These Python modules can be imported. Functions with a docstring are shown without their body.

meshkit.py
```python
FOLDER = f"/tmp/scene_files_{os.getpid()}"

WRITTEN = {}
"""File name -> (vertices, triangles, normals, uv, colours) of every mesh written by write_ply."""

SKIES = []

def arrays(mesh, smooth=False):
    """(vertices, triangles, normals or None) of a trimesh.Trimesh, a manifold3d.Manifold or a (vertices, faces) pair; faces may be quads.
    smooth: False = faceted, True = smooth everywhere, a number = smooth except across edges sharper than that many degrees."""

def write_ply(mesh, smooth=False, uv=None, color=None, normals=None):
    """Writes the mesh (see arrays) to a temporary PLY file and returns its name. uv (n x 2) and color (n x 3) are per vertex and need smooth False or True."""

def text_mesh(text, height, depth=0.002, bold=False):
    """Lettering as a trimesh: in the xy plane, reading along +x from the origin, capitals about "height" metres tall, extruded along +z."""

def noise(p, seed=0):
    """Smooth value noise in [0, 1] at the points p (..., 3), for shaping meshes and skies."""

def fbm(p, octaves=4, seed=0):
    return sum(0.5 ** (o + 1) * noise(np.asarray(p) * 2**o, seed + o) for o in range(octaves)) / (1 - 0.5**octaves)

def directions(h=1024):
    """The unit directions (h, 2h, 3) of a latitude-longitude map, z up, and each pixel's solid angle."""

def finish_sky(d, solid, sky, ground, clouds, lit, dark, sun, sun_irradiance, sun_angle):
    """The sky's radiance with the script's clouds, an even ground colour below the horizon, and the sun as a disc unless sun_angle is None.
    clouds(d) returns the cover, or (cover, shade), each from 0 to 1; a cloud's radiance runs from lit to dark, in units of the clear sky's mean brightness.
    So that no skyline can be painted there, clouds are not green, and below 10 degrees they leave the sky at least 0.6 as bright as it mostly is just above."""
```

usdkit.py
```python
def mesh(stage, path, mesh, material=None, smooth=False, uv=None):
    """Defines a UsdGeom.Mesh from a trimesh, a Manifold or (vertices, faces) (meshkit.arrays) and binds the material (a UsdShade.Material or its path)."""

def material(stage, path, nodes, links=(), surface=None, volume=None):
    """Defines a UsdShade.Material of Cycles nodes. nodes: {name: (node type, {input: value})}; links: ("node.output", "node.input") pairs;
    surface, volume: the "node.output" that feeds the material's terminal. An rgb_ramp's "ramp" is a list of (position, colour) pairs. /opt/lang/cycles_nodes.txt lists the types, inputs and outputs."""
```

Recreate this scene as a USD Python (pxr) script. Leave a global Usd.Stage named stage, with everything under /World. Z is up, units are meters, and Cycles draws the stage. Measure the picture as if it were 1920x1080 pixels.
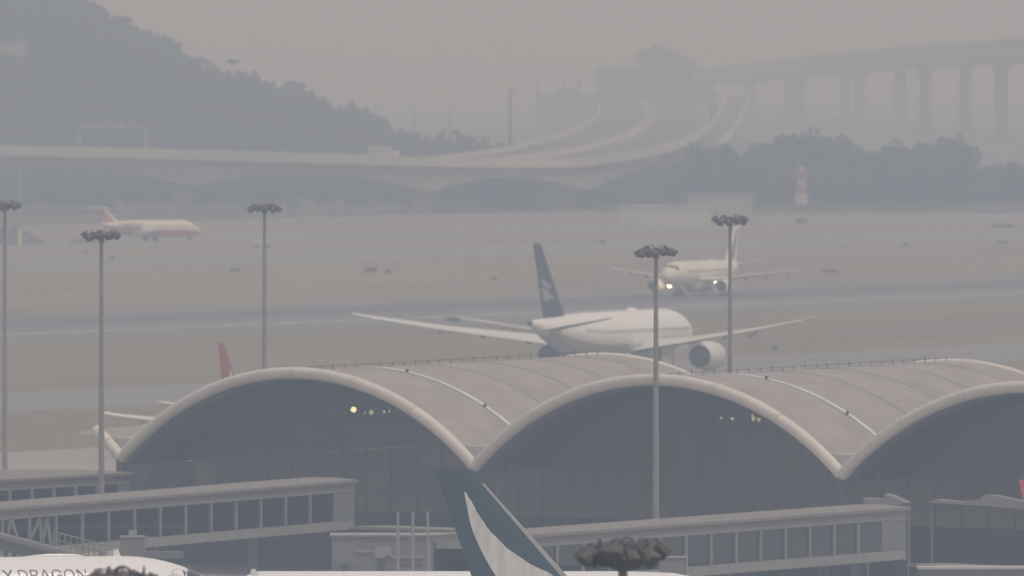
import math, random
import numpy as np
import trimesh
import shapely.geometry as sg
import usdkit, meshkit
from pxr import Usd, UsdGeom, UsdLux, UsdShade, Gf, Sdf, Vt

stage = Usd.Stage.CreateInMemory()
UsdGeom.SetStageUpAxis(stage, 'Z')
UsdGeom.SetStageMetersPerUnit(stage, 1.0)
UsdGeom.Xform.Define(stage, '/World')
PI = math.pi

# ------------------------------------------------------------------ camera, sky, sun, exposure
FPX, YH, CAM_H = 36000.0, 47.0, 43.5          # long telephoto lens from a 43.5 m high viewing deck
cam = UsdGeom.Camera.Define(stage, '/World/camera')
cam.CreateFocalLengthAttr(675.0)
cam.CreateHorizontalApertureAttr(36.0)
cam.CreateVerticalApertureAttr(36.0 * 9 / 16)
cam.CreateClippingRangeAttr((1.0, 80000.0))
cam.CreateExposureAttr(0.10)
cam.CreateFStopAttr(2.8)
cam.CreateFocusDistanceAttr(1000.0)
_pitch = math.degrees(math.atan((540 - YH) / FPX))
_x = UsdGeom.Xformable(cam)
_x.AddTranslateOp().Set((0, 0, CAM_H))
_x.AddRotateXOp().Set(90.0 - _pitch)

SUN_EL, SUN_AZ = math.radians(60), math.radians(125)       # high on the right, a little behind the camera, veiled by haze
_d = np.array([math.cos(SUN_EL) * math.sin(SUN_AZ), math.cos(SUN_EL) * math.cos(SUN_AZ), math.sin(SUN_EL)])
sun = UsdLux.DistantLight.Define(stage, '/World/sun')
sun.CreateIntensityAttr(0.40)
sun.CreateAngleAttr(18.0)
sun.CreateNormalizeAttr(True)
sun.CreateColorAttr((1.0, 0.96, 0.945))
_m = Gf.Matrix4d().SetRotate(Gf.Rotation(Gf.Vec3d(0, 0, 1), Gf.Vec3d(*_d)))
UsdGeom.Xformable(sun).AddTransformOp().Set(_m)

sky_mat = usdkit.material(stage, '/World/Looks/overcast_sky', {
    'sky': ('sky_texture', {'sky_type': 'single_scattering', 'sun_disc': False, 'sun_elevation': SUN_EL, 'sun_rotation': SUN_AZ,
                            'air_density': 1.0, 'aerosol_density': 2.0}),
    'tc': ('texture_coordinate', {}),
    'nz': ('noise_texture', {'scale': 2.2, 'detail': 4.0, 'roughness': 0.55}),
    'rp': ('rgb_ramp', {'ramp': [(0.0, (4.62, 4.36, 4.32)), (1.0, (6.02, 5.66, 5.60))]}),
    'mx': ('mix_color', {'fac': 0.86, 'use_clamp': False}),
    'bg': ('background_shader', {'strength': 0.1}),
}, [('tc.generated', 'nz.vector'), ('nz.fac', 'rp.fac'), ('sky.color', 'mx.a'), ('rp.color', 'mx.b'), ('mx.result', 'bg.color')],
    surface='bg.background')
dome = UsdLux.DomeLight.Define(stage, '/World/sky')
UsdShade.MaterialBindingAPI.Apply(dome.GetPrim()).Bind(sky_mat)
HAZE_DENSITY = 0.00031
HAZE_COLOR = (0.765, 0.945, 1.225)

# ------------------------------------------------------------------ helpers
_used = {}


def numbered(name, parent='/World'):
    k = (parent, name)
    n = _used.get(k, 0)
    _used[k] = n + 1
    return name if n == 0 else f'{name}_{n:03d}'


def tag(p, label=None, cat=None, group=None, kind=None):
    for k, v in (('label', label), ('category', cat), ('group', group), ('kind', kind)):
        if v:
            p.SetCustomDataByKey(k, v)
    return p


def thing(name, label, cat, loc=(0, 0, 0), rotz=0.0, group=None):
    x = UsdGeom.Xform.Define(stage, '/World/' + numbered(name))
    x.AddTranslateOp().Set(tuple(float(a) for a in loc))
    x.AddRotateZOp().Set(math.degrees(rotz))
    return tag(x.GetPrim(), label, cat, group)


def join(*parts):
    vs, fs, n = [], [], 0
    for v, f in parts:
        vs.append(np.asarray(v, float))
        f = np.asarray(f, int)
        if f.shape[1] == 4:
            f = np.vstack([f[:, [0, 1, 2]], f[:, [0, 2, 3]]])
        fs.append(f + n)
        n += len(v)
    return np.vstack(vs), np.vstack(fs)


def obj(name, mesh, mat, parent=None, smooth=35, label=None):
    base = str(parent.GetPath()) if parent is not None else '/World'
    if isinstance(mesh, list):
        mesh = join(*mesh)
    m = usdkit.mesh(stage, base + '/' + numbered(name, base), mesh, MAT[mat], smooth=smooth)
    p = m.GetPrim()
    if label:
        p.SetCustomDataByKey('label', label)
    return p


def dup(root, loc, rotz, label, group=None, scale=1.0):
    was = root.GetCustomData()
    name = root.GetName().rstrip('0123456789').rstrip('_') if root.GetName()[-1].isdigit() else root.GetName()
    x = UsdGeom.Xform.Define(stage, '/World/' + numbered(name))
    x.GetPrim().GetReferences().AddInternalReference(root.GetPath())
    x.ClearXformOpOrder()
    x.AddTransformOp(opSuffix='place').Set(Gf.Matrix4d().SetScale(scale) * Gf.Matrix4d().SetRotate(Gf.Rotation(Gf.Vec3d(0, 0, 1), math.degrees(rotz))) * Gf.Matrix4d().SetTranslate(Gf.Vec3d(*map(float, loc))))
    p = x.GetPrim()
    p.SetInstanceable(True)
    return tag(p, label, was['category'], group or was.get('group'))


def box(c, s, yaw=0.0):
    v = np.array([[x, y, z] for x in (-.5, .5) for y in (-.5, .5) for z in (-.5, .5)]) * np.array(s)
    cy, sy = math.cos(yaw), math.sin(yaw)
    v = np.stack([v[:, 0] * cy - v[:, 1] * sy, v[:, 0] * sy + v[:, 1] * cy, v[:, 2]], 1) + np.array(c)
    f = np.array([[0, 1, 3, 2], [4, 6, 7, 5], [0, 4, 5, 1], [2, 3, 7, 6], [0, 2, 6, 4], [1, 5, 7, 3]])
    return v, f


def ring_loft(rings, cap=True, closed=True):
    rings = np.asarray(rings, float)
    k, n = rings.shape[:2]
    v = rings.reshape(-1, 3)
    m = n if closed else n - 1
    i, j = np.meshgrid(np.arange(k - 1), np.arange(m), indexing='ij')
    f = np.stack([i * n + j, i * n + (j + 1) % n, (i + 1) * n + (j + 1) % n, (i + 1) * n + j], -1).reshape(-1, 4)
    f = np.vstack([f[:, [0, 1, 2]], f[:, [0, 2, 3]]])
    if cap:
        v = np.vstack([v, rings[0].mean(0), rings[-1].mean(0)])
        a, b = len(v) - 2, len(v) - 1
        j = np.arange(n)
        f = np.vstack([f, np.stack([np.full(n, a), (j + 1) % n, j], 1), np.stack([np.full(n, b), (k - 1) * n + j, (k - 1) * n + (j + 1) % n], 1)])
    return v, f


def tube(pts, r, n=8, cap=True):
    p = np.asarray(pts, float)
    t = np.gradient(p, axis=0)
    t /= np.linalg.norm(t, axis=1, keepdims=True)
    up = np.eye(3)[[2, 0, 1][int(np.argmin(abs(t).max(0)[[2, 0, 1]] + (0, .05, .1)))]]
    a = np.cross(t, up)
    a /= np.linalg.norm(a, axis=1, keepdims=True)
    b = np.cross(a, t)
    ang = np.arange(n) * 2 * PI / n
    r = np.broadcast_to(r, (len(p),))
    rings = p[:, None] + r[:, None, None] * (np.cos(ang)[None, :, None] * a[:, None] + np.sin(ang)[None, :, None] * b[:, None])
    return ring_loft(rings, cap)


def xlathe(profile, c, n=28):
    """profile of (x, r) turned about an axis along x through c."""
    ang = np.arange(n) * 2 * PI / n
    rings = [[(c[0] + x, c[1] + max(r, 1e-3) * math.cos(t), c[2] + max(r, 1e-3) * math.sin(t)) for t in ang] for x, r in profile]
    return ring_loft(rings, cap=True)


def slab(top, bot):
    """closed sheet between two grids of points (rows x columns x 3)"""
    k, n = top.shape[:2]
    v = np.vstack([top.reshape(-1, 3), bot.reshape(-1, 3)])
    i, j = np.meshgrid(np.arange(k - 1), np.arange(n - 1), indexing='ij')
    q = np.stack([i * n + j, i * n + j + 1, (i + 1) * n + j + 1, (i + 1) * n + j], -1).reshape(-1, 4)
    o = k * n
    rim = [(a, b) for a, b in zip(range(n - 1), range(1, n))] + [((k - 1) * n + b, (k - 1) * n + a) for a, b in zip(range(n - 1), range(1, n))]
    rim += [((a + 1) * n, a * n) for a in range(k - 1)] + [(a * n + n - 1, (a + 1) * n + n - 1) for a in range(k - 1)]
    side = np.array([[b, a, a + o, b + o] for a, b in rim])
    return v, np.vstack([q, q[:, ::-1] + o, side])


def quad(a, b, c, d):
    return np.array([a, b, c, d], float), np.array([[0, 1, 2], [0, 2, 3]])


def at(px, py, D):
    """World point seen at pixel (px, py) of the 1920 x 1080 photograph at distance D."""
    return np.array([(px - 960) / FPX * D, D, CAM_H - (py - YH) / FPX * D])


def ground_at(px, py, z=0.0):
    D = FPX * (CAM_H - z) / (py - YH)
    return np.array([(px - 960) / FPX * D, D, z])


# ------------------------------------------------------------------ materials
MAT = {}


def mat(name, col, rough=0.6, var=0.0, scale=0.3, metal=0.0, spec=0.4, col2=None, stretch=None, coat=0.0):
    nodes = {'p': ('principled_bsdf', {'roughness': rough, 'metallic': metal, 'specular_ior_level': spec, 'base_color': col, 'coat_weight': coat})}
    links = []
    if var or col2:
        c2 = col2 or tuple(min(1, c * (1 + var)) for c in col)
        c1 = col if col2 else tuple(c * (1 - var) for c in col)
        nodes |= {'g': ('texture_coordinate', {}), 'm': ('mapping', {'scale': stretch or (1, 1, 1)}),
                  'n': ('noise_texture', {'scale': scale, 'detail': 5.0, 'roughness': 0.6}),
                  'r': ('rgb_ramp', {'ramp': [(0.28, c1), (0.72, c2)]})}
        links += [('g.object', 'm.vector'), ('m.vector', 'n.vector'), ('n.fac', 'r.fac'), ('r.color', 'p.base_color')]
    MAT[name] = usdkit.material(stage, '/World/Looks/' + name, nodes, links, surface='p.BSDF')


def ground_mat(name, c1, c2, rot, sx=0.004, sy=0.03, fine=0.25):
    """streaky ground: broad patches drawn out along the runway, with finer blotches on top"""
    MAT[name] = usdkit.material(stage, '/World/Looks/' + name, {
        'g': ('geometry', {}),
        'm': ('mapping', {'mapping_type': 'point', 'rotation': (0, 0, rot), 'scale': (1, 1, 1)}),
        'm2': ('mapping', {'mapping_type': 'point', 'scale': (sx, sy, 1)}),
        'a': ('noise_texture', {'scale': 1.0, 'detail': 4.0, 'roughness': 0.6}),
        'b': ('noise_texture', {'scale': fine, 'detail': 3.0, 'roughness': 0.6}),
        'x': ('mix_float', {'fac': 0.35}),
        'r': ('rgb_ramp', {'ramp': [(0.33, c1), (0.67, c2)]}),
        'p': ('principled_bsdf', {'roughness': 0.9, 'specular_ior_level': 0.2})},
        [('g.position', 'm.vector'), ('m.vector', 'm2.vector'), ('m2.vector', 'a.vector'), ('g.position', 'b.vector'), ('a.fac', 'x.a'), ('b.fac', 'x.b'),
         ('x.result', 'r.fac'), ('r.color', 'p.base_color')], surface='p.BSDF')


RWY = math.radians(20.3)                       # the runway's bearing, right of the line of sight
ROT = -(PI / 2 - RWY)
ground_mat('dry_grass', (0.172, 0.140, 0.094), (0.28, 0.228, 0.152), ROT)
ground_mat('green_grass', (0.15, 0.132, 0.082), (0.23, 0.197, 0.128), ROT)
ground_mat('taxiway_asphalt', (0.185, 0.18, 0.18), (0.25, 0.243, 0.238), ROT, 0.003, 0.06)
ground_mat('runway_asphalt', (0.15, 0.15, 0.155), (0.205, 0.20, 0.20), ROT, 0.002, 0.05)
ground_mat('rubber_asphalt', (0.11, 0.11, 0.115), (0.155, 0.155, 0.16), ROT, 0.002, 0.08)
ground_mat('apron_concrete', (0.27, 0.26, 0.245), (0.35, 0.335, 0.31), ROT, 0.01, 0.02)
ground_mat('scrub', (0.05, 0.06, 0.035), (0.12, 0.12, 0.07), ROT, 0.01, 0.02)
mat('line_paint', (0.34, 0.335, 0.33), 0.6, 0.12, 0.05)
mat('faded_line', (0.33, 0.30, 0.20), 0.7, 0.2, 0.05)
mat('sea_water', (0.05, 0.07, 0.08), 0.55, 0.1, 0.002)
mat('white_paint', (0.78, 0.78, 0.79), 0.35, 0.03, 0.15, coat=0.2)
mat('aged_white_paint', (0.70, 0.68, 0.62), 0.4, 0.05, 0.2)
mat('grey_paint', (0.46, 0.46, 0.46), 0.4, 0.06, 0.25)
mat('engine_grey', (0.62, 0.62, 0.63), 0.35, 0.05, 0.3, coat=0.2)
mat('wing_grey', (0.60, 0.60, 0.59), 0.4, 0.05, 0.3)
mat('dark_metal', (0.05, 0.05, 0.055), 0.5, 0.25, 1.0)
mat('exhaust_metal', (0.10, 0.10, 0.11), 0.45, 0.2, 1.0, metal=0.5)
mat('tyre_rubber', (0.02, 0.02, 0.02), 0.8)
mat('teal_paint', (0.016, 0.048, 0.066), 0.35, 0.08, 0.2)
mat('dark_teal_paint', (0.014, 0.026, 0.034), 0.4, 0.08, 0.2)
mat('pale_mark', (0.62, 0.63, 0.62), 0.4, 0.06, 0.5)
mat('brush_white', (0.46, 0.48, 0.49), 0.4, 0.0, 1.0, col2=(0.74, 0.74, 0.73), stretch=(2.6, 1, .45))
mat('purple_letter', (0.26, 0.12, 0.20), 0.5)
mat('red_paint', (0.58, 0.06, 0.08), 0.4, 0.06, 0.3)
mat('dark_red_paint', (0.27, 0.04, 0.06), 0.4, 0.06, 0.3)
mat('dull_red_paint', (0.30, 0.13, 0.13), 0.6, 0.06, 0.3)
mat('dull_white_paint', (0.48, 0.47, 0.46), 0.6, 0.06, 0.3)
mat('dull_mark', (0.27, 0.28, 0.29), 0.4, 0.06, 0.5)
mat('pale_red_paint', (0.56, 0.19, 0.18), 0.45, 0.06, 0.3)
mat('cockpit_glass', (0.012, 0.014, 0.018), 0.12)
mat('window_dark', (0.06, 0.065, 0.075), 0.2)
mat('roof_sheet', (0.30, 0.266, 0.24), 0.6, 0.16, 0.35, stretch=(1, .5, 1))
mat('roof_rib', (0.27, 0.24, 0.215), 0.5, 0.05, 0.5)
mat('gutter_sheet', (0.42, 0.41, 0.395), 0.5, 0.06, 0.3)
mat('fascia_paint', (0.62, 0.575, 0.525), 0.45, 0.06, 0.25)
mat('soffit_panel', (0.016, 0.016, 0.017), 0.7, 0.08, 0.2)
mat('edge_lining', (0.20, 0.18, 0.16), 0.7, 0.08, 0.2)  # warm light under the roof edge, put into the soffit colour
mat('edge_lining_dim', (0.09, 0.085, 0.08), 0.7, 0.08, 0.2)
mat('walkway_white', (0.66, 0.65, 0.65), 0.5, 0.08, 1.0)
mat('mullion', (0.10, 0.095, 0.085), 0.5)
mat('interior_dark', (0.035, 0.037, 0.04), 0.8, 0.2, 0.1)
mat('bridge_roof', (0.19, 0.172, 0.158), 0.6, 0.10, 0.4)
mat('bridge_fascia', (0.235, 0.23, 0.225), 0.6, 0.08, 0.4)
mat('bridge_panel', (0.14, 0.145, 0.155), 0.6, 0.08, 0.3)
mat('bridge_post', (0.19, 0.19, 0.19), 0.6, 0.08, 0.5)
mat('pale_panel', (0.185, 0.18, 0.18), 0.6, 0.10, 0.4)
mat('pale_metal', (0.27, 0.27, 0.265), 0.5, 0.10, 0.5)
mat('mast_steel', (0.225, 0.213, 0.20), 0.5, 0.12, 0.8)
mat('lamp_housing', (0.085, 0.076, 0.068), 0.6, 0.3, 3.0)
mat('orange_band', (0.42, 0.22, 0.10), 0.6, 0.1, 1.0)
mat('yellow_paint', (0.66, 0.66, 0.20), 0.6, 0.1, 1.0)
mat('concrete', (0.29, 0.28, 0.265), 0.8, 0.10, 0.15)
mat('parapet_concrete', (0.56, 0.53, 0.48), 0.8, 0.10, 0.08)
mat('road_asphalt', (0.12, 0.12, 0.125), 0.9, 0.12, 0.05)
mat('port_wall', (0.25, 0.26, 0.27), 0.7, 0.15, 0.02)
mat('port_roof', (0.17, 0.19, 0.19), 0.7, 0.15, 0.02)
mat('bridge_far_concrete', (0.10, 0.105, 0.115), 0.8, 0.10, 0.02)
mat('hut_wall', (0.52, 0.51, 0.47), 0.8, 0.10, 0.1)
mat('hut_wall_dull', (0.34, 0.34, 0.33), 0.8, 0.10, 0.1)
mat('sign_red', (0.80, 0.03, 0.05), 0.5)
mat('sign_blue', (0.02, 0.16, 0.65), 0.5)
mat('bark', (0.07, 0.055, 0.04), 0.9, 0.2, 1.0)
mat('hill_soil', (0.06, 0.065, 0.04), 0.95, 0.25, 0.02)
mat('bare_earth', (0.17, 0.13, 0.105), 0.95, 0.15, 0.1)
mat('dark_earth', (0.07, 0.075, 0.07), 0.95, 0.2, 0.2)


def leaf_mat(name, c1, c2):
    MAT[name] = usdkit.material(stage, '/World/Looks/' + name, {
        'o': ('object_info', {}), 'g': ('geometry', {}),
        'n': ('noise_texture', {'scale': 0.5, 'detail': 2.0}),
        'ad': ('mix_float', {'fac': 0.5}),
        'r': ('rgb_ramp', {'ramp': [(0.25, c1), (0.75, c2)]}),
        'd': ('diffuse_bsdf', {}), 't': ('translucent_bsdf', {}), 'x': ('mix_closure', {'fac': 0.25})},
        [('g.random_per_island', 'ad.a'), ('o.random', 'ad.b'), ('ad.result', 'r.fac'), ('r.color', 'd.color'), ('r.color', 't.color'), ('d.BSDF', 'x.closure1'), ('t.BSDF', 'x.closure2')],
        surface='x.closure')


leaf_mat('leaf_dark', (0.022, 0.032, 0.015), (0.095, 0.10, 0.05))
leaf_mat('leaf_olive', (0.035, 0.042, 0.02), (0.085, 0.09, 0.045))
MAT['tinted_glass'] = usdkit.material(stage, '/World/Looks/tinted_glass', {
    't': ('transparent_bsdf', {'color': (0.30, 0.32, 0.33)}), 'g': ('glossy_bsdf', {'color': (0.8, 0.85, 0.9), 'roughness': 0.03}),
    'o': ('object_info', {}), 'r': ('rgb_ramp', {'ramp': [(0.0, (0.25, 0.20, 0.135)), (1.0, (0.34, 0.275, 0.19))]}),
    'd': ('diffuse_bsdf', {}), 'y': ('mix_closure', {'fac': 0.55}),  # diffuse share imitates the bright apron reflected in the panes
    'f': ('fresnel', {'IOR': 1.5}), 'x': ('mix_closure', {})},
    [('o.random', 'r.fac'), ('r.color', 'd.color'), ('f.fac', 'x.fac'), ('t.BSDF', 'y.closure1'), ('d.BSDF', 'y.closure2'), ('y.closure', 'x.closure1'), ('g.BSDF', 'x.closure2')], surface='x.closure')


_dark = MAT['tinted_glass']
MAT['bridge_glass'] = usdkit.material(stage, '/World/Looks/bridge_glass', {
    't': ('transparent_bsdf', {'color': (0.35, 0.37, 0.38)}), 'g': ('glossy_bsdf', {'color': (0.8, 0.85, 0.9), 'roughness': 0.03}),
    'f': ('fresnel', {'IOR': 1.45}), 'x': ('mix_closure', {})},
    [('f.fac', 'x.fac'), ('t.BSDF', 'x.closure1'), ('g.BSDF', 'x.closure2')], surface='x.closure')


def glow(name, col, strength):
    MAT[name] = usdkit.material(stage, '/World/Looks/' + name, {'e': ('emission', {'color': col, 'strength': strength})}, [], surface='e.emission')


glow('landing_light', (1.0, 0.80, 0.48), 22.0)
glow('interior_light', (1.0, 0.86, 0.42), 9.0)
glow('interior_light_dim', (1.0, 0.88, 0.5), 2.5)

# ------------------------------------------------------------------ ground, runway, water
VPX = 960 + FPX * math.tan(RWY)                # where lines along the runway meet on the horizon


def strip(y0, y1, z, ext=2600.0, near=700.0):
    """Ground strip along the runway whose two edges cross the left picture border at heights y0 < y1."""
    d = np.array([math.sin(RWY), math.cos(RWY), 0])
    a, b = ground_at(0, y0), ground_at(0, y1)
    q = [b - d * near, b + d * ext, a + d * ext, a - d * near]
    for p in q:
        p[2] = z
    return quad(*q)


def setting(name, mesh, m, kind='structure'):
    p = obj(name, mesh, m, smooth=False)
    tag(p, kind=kind)
    return p


setting('ground', quad((-3500, -400, 0), (3500, -400, 0), (3500, 4930, 0), (-3500, 4930, 0)), 'scrub')
setting('grass_field', strip(432, 487, 0.02), 'dry_grass')
setting('grass_field', strip(512, 590, 0.02), 'dry_grass')
setting('grass_field', strip(645, 738, 0.02), 'green_grass')
setting('grass_field', strip(775, 850, 0.02), 'green_grass')
setting('perimeter_road', strip(424, 432, 0.02), 'taxiway_asphalt')
setting('taxiway', strip(452, 470, 0.04), 'taxiway_asphalt')
setting('taxiway', strip(487, 512, 0.04), 'taxiway_asphalt')
setting('runway', strip(590, 645, 0.04), 'runway_asphalt')
setting('runway_rubber_track', strip(600, 615, 0.06), 'rubber_asphalt')
setting('taxiway', strip(738, 775, 0.04), 'taxiway_asphalt')
setting('apron', strip(850, 1900, 0.04), 'apron_concrete')
setting('runway_edge_line', strip(627.2, 629.6, 0.07), 'line_paint')
setting('taxiway_centre_line', strip(756, 756.8, 0.07), 'faded_line')
# the grass island seen under the right wing of the big jet, and the service road crossing the far field
_g = lambda x, y, z: ground_at(x, y) + np.array([0, 0, z])
_isl = [(1395, 648), (1470, 644), (1560, 646), (1592, 651), (1540, 656), (1440, 659), (1400, 657)]
_p = np.array([_g(x, y, 0.08) for x, y in _isl])
setting('grass_island', (_p, np.array([[0, i, i + 1] for i in range(1, len(_p) - 1)])), 'green_grass')
setting('service_road', quad(_g(150, 818, .05), _g(330, 796, .05), _g(330, 790, .05), _g(150, 811, .05)), 'apron_concrete')
# the sea, following the curve of the earth
_rr = np.concatenate([np.linspace(4880, 8000, 8), np.linspace(8800, 27000, 18)])
_aa = np.radians(np.linspace(-40, 40, 41))
_v = np.array([[r * math.sin(a), r * math.cos(a), -1.4 - r * r / (2 * 8.2e6) + 4880 ** 2 / (2 * 8.2e6)] for r in _rr for a in _aa])
_i, _j = np.meshgrid(np.arange(len(_rr) - 1), np.arange(len(_aa) - 1), indexing='ij')
_n = len(_aa)
setting('sea', (_v, np.stack([_i * _n + _j, _i * _n + _j + 1, (_i + 1) * _n + _j + 1, (_i + 1) * _n + _j], -1).reshape(-1, 4)), 'sea_water')

# ------------------------------------------------------------------ the air
_hz = box((0, 12000, 62), (44000, 34000, 236))
MAT['haze_air'] = usdkit.material(stage, '/World/Looks/haze_air', {
    'v': ('principled_volume', {'color': HAZE_COLOR, 'density': HAZE_DENSITY, 'anisotropy': 0.2, 'absorption_color': (1.0, 1.0, 1.0)})}, [], volume='v.volume')
tag(obj('haze', _hz, 'haze_air', smooth=False), 'pale even haze lying over the whole airfield', kind='stuff')

# ------------------------------------------------------------------ wooded hill on the left
HD = 5350.0
SKY = [(-2600, -700), (-1200, -560), (-600, -400), (-250, -240), (0, -95), (160, 4), (185, 18), (240, 48), (290, 78), (330, 92), (350, 118), (400, 134), (470, 150), (520, 164), (560, 170), (600, 196), (640, 210), (700, 222), (740, 250), (790, 270), (900, 274), (960, 279), (1100, 283), (1400, 300)]
_sx = np.array([(p[0] - 960) / FPX * HD for p in SKY])
_sz = np.array([CAM_H - (p[1] - YH) / FPX * HD for p in SKY]) - 4.5


def hill_z(x, y):
    x, y = np.asarray(x, float), np.asarray(y, float)
    top = np.interp(x, _sx, _sz)
    t = np.clip((y - 4900) / (HD - 4900), 0, 1)
    b = np.clip((6300 - y) / (6300 - HD), 0, 1)
    prof = np.where(y < HD, np.sin(t * PI / 2) ** 1.15, b * b * (3 - 2 * b))
    n = meshkit.fbm(np.stack([x / 60, y / 90, 0 * x], -1), 4, 3) - 0.5
    return np.maximum(top, 3.0) * prof + n * 5 * np.clip(prof * 3, 0, 1) * np.clip(1.2 - prof, 0.1, 1) - 1.0


_gx, _gy = np.linspace(-700, 70, 120), np.linspace(4880, 6300, 80)
_X, _Y = np.meshgrid(_gx, _gy)
_Z = hill_z(_X, _Y)
_n = len(_gx)
_i, _j = np.meshgrid(np.arange(len(_gy) - 1), np.arange(_n - 1), indexing='ij')
setting('hill', (np.stack([_X, _Y, _Z], -1).reshape(-1, 3), np.stack([_i * _n + _j, _i * _n + _j + 1, (_i + 1) * _n + _j + 1, (_i + 1) * _n + _j], -1).reshape(-1, 4)), 'hill_soil')

_bv, _bx = [], np.linspace(-40, 56, 14)
_by = np.linspace(5060, 5250, 12)
for _q in _by:
    for _p in _bx:
        _xw = (_p - 960) / FPX * _q
        _bv.append((_xw, _q, float(hill_z(_xw, _q)) + .5))
_n = len(_bx)
_i, _j = np.meshgrid(np.arange(len(_by) - 1), np.arange(_n - 1), indexing='ij')
setting('bare_slope', (np.array(_bv), np.stack([_i * _n + _j, _i * _n + _j + 1, (_i + 1) * _n + _j + 1, (_i + 1) * _n + _j], -1).reshape(-1, 4)), 'bare_earth')

# low wooded spit behind the right half of the airfield
_gx, _gy = np.linspace(20, 420, 60), np.linspace(4440, 4925, 30)
_X, _Y = np.meshgrid(_gx, _gy)
_e = np.clip((_X - 20) / 40, 0, 1) * np.clip((_Y - 4440) / 120, 0, 1) * np.clip((4925 - _Y) / 120, 0, 1) * np.clip((420 - _X) / 60, 0, 1)
_Z = 0.1 + 3.0 * _e * (0.6 + 0.8 * meshkit.fbm(np.stack([_X / 40, _Y / 60, 0 * _X], -1), 3, 9))
_n = len(_gx)
_i, _j = np.meshgrid(np.arange(len(_gy) - 1), np.arange(_n - 1), indexing='ij')
setting('wooded_rise', (np.stack([_X, _Y, _Z], -1).reshape(-1, 3), np.stack([_i * _n + _j, _i * _n + _j + 1, (_i + 1) * _n + _j + 1, (_i + 1) * _n + _j], -1).reshape(-1, 4)), 'hill_soil')


# ------------------------------------------------------------------ trees
def crown_mesh(seed, blobs, nleaf, size):
    r = np.random.default_rng(seed)
    blobs = np.array(blobs, float)                     # x y z rx rz
    w = blobs[:, 3] ** 2 * blobs[:, 4]
    k = r.choice(len(blobs), nleaf, p=w / w.sum())
    d = r.normal(size=(nleaf, 3))
    d /= np.linalg.norm(d, axis=1, keepdims=True)
    rad = r.random(nleaf) ** 0.4
    c = blobs[k, :3] + d * rad[:, None] * np.stack([blobs[k, 3], blobs[k, 3], blobs[k, 4]], 1) * (0.85 + 0.35 * r.random((nleaf, 1)))
    u = r.normal(size=(nleaf, 3)); u /= np.linalg.norm(u, axis=1, keepdims=True)
    v = np.cross(u, r.normal(size=(nleaf, 3))); v /= np.linalg.norm(v, axis=1, keepdims=True)
    s = size * (0.6 + 0.8 * r.random((nleaf, 1)))
    V = np.stack([c - u * s, c + v * s * .6, c + u * s, c - v * s * .6], 1).reshape(-1, 3)
    F = np.arange(nleaf * 4).reshape(-1, 4)
    return V, F


def trunk_mesh(seed, h, r0, blobs):
    r = np.random.default_rng(seed + 77)
    parts = [tube([(0, 0, -0.6), (0.1 * h * (r.random() - .5), 0.05, h * .5), (0.1, 0, h)], [r0, r0 * .7, r0 * .35], 7)]
    for b in blobs:
        z0 = h * (0.45 + 0.35 * r.random())
        parts.append(tube([(0, 0, z0), (b[0] * .5, b[1] * .5, (z0 + b[2]) / 2 + .2), (b[0], b[1], b[2])], [r0 * .45, r0 * .3, r0 * .1], 5))
    return join(*parts)


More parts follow.
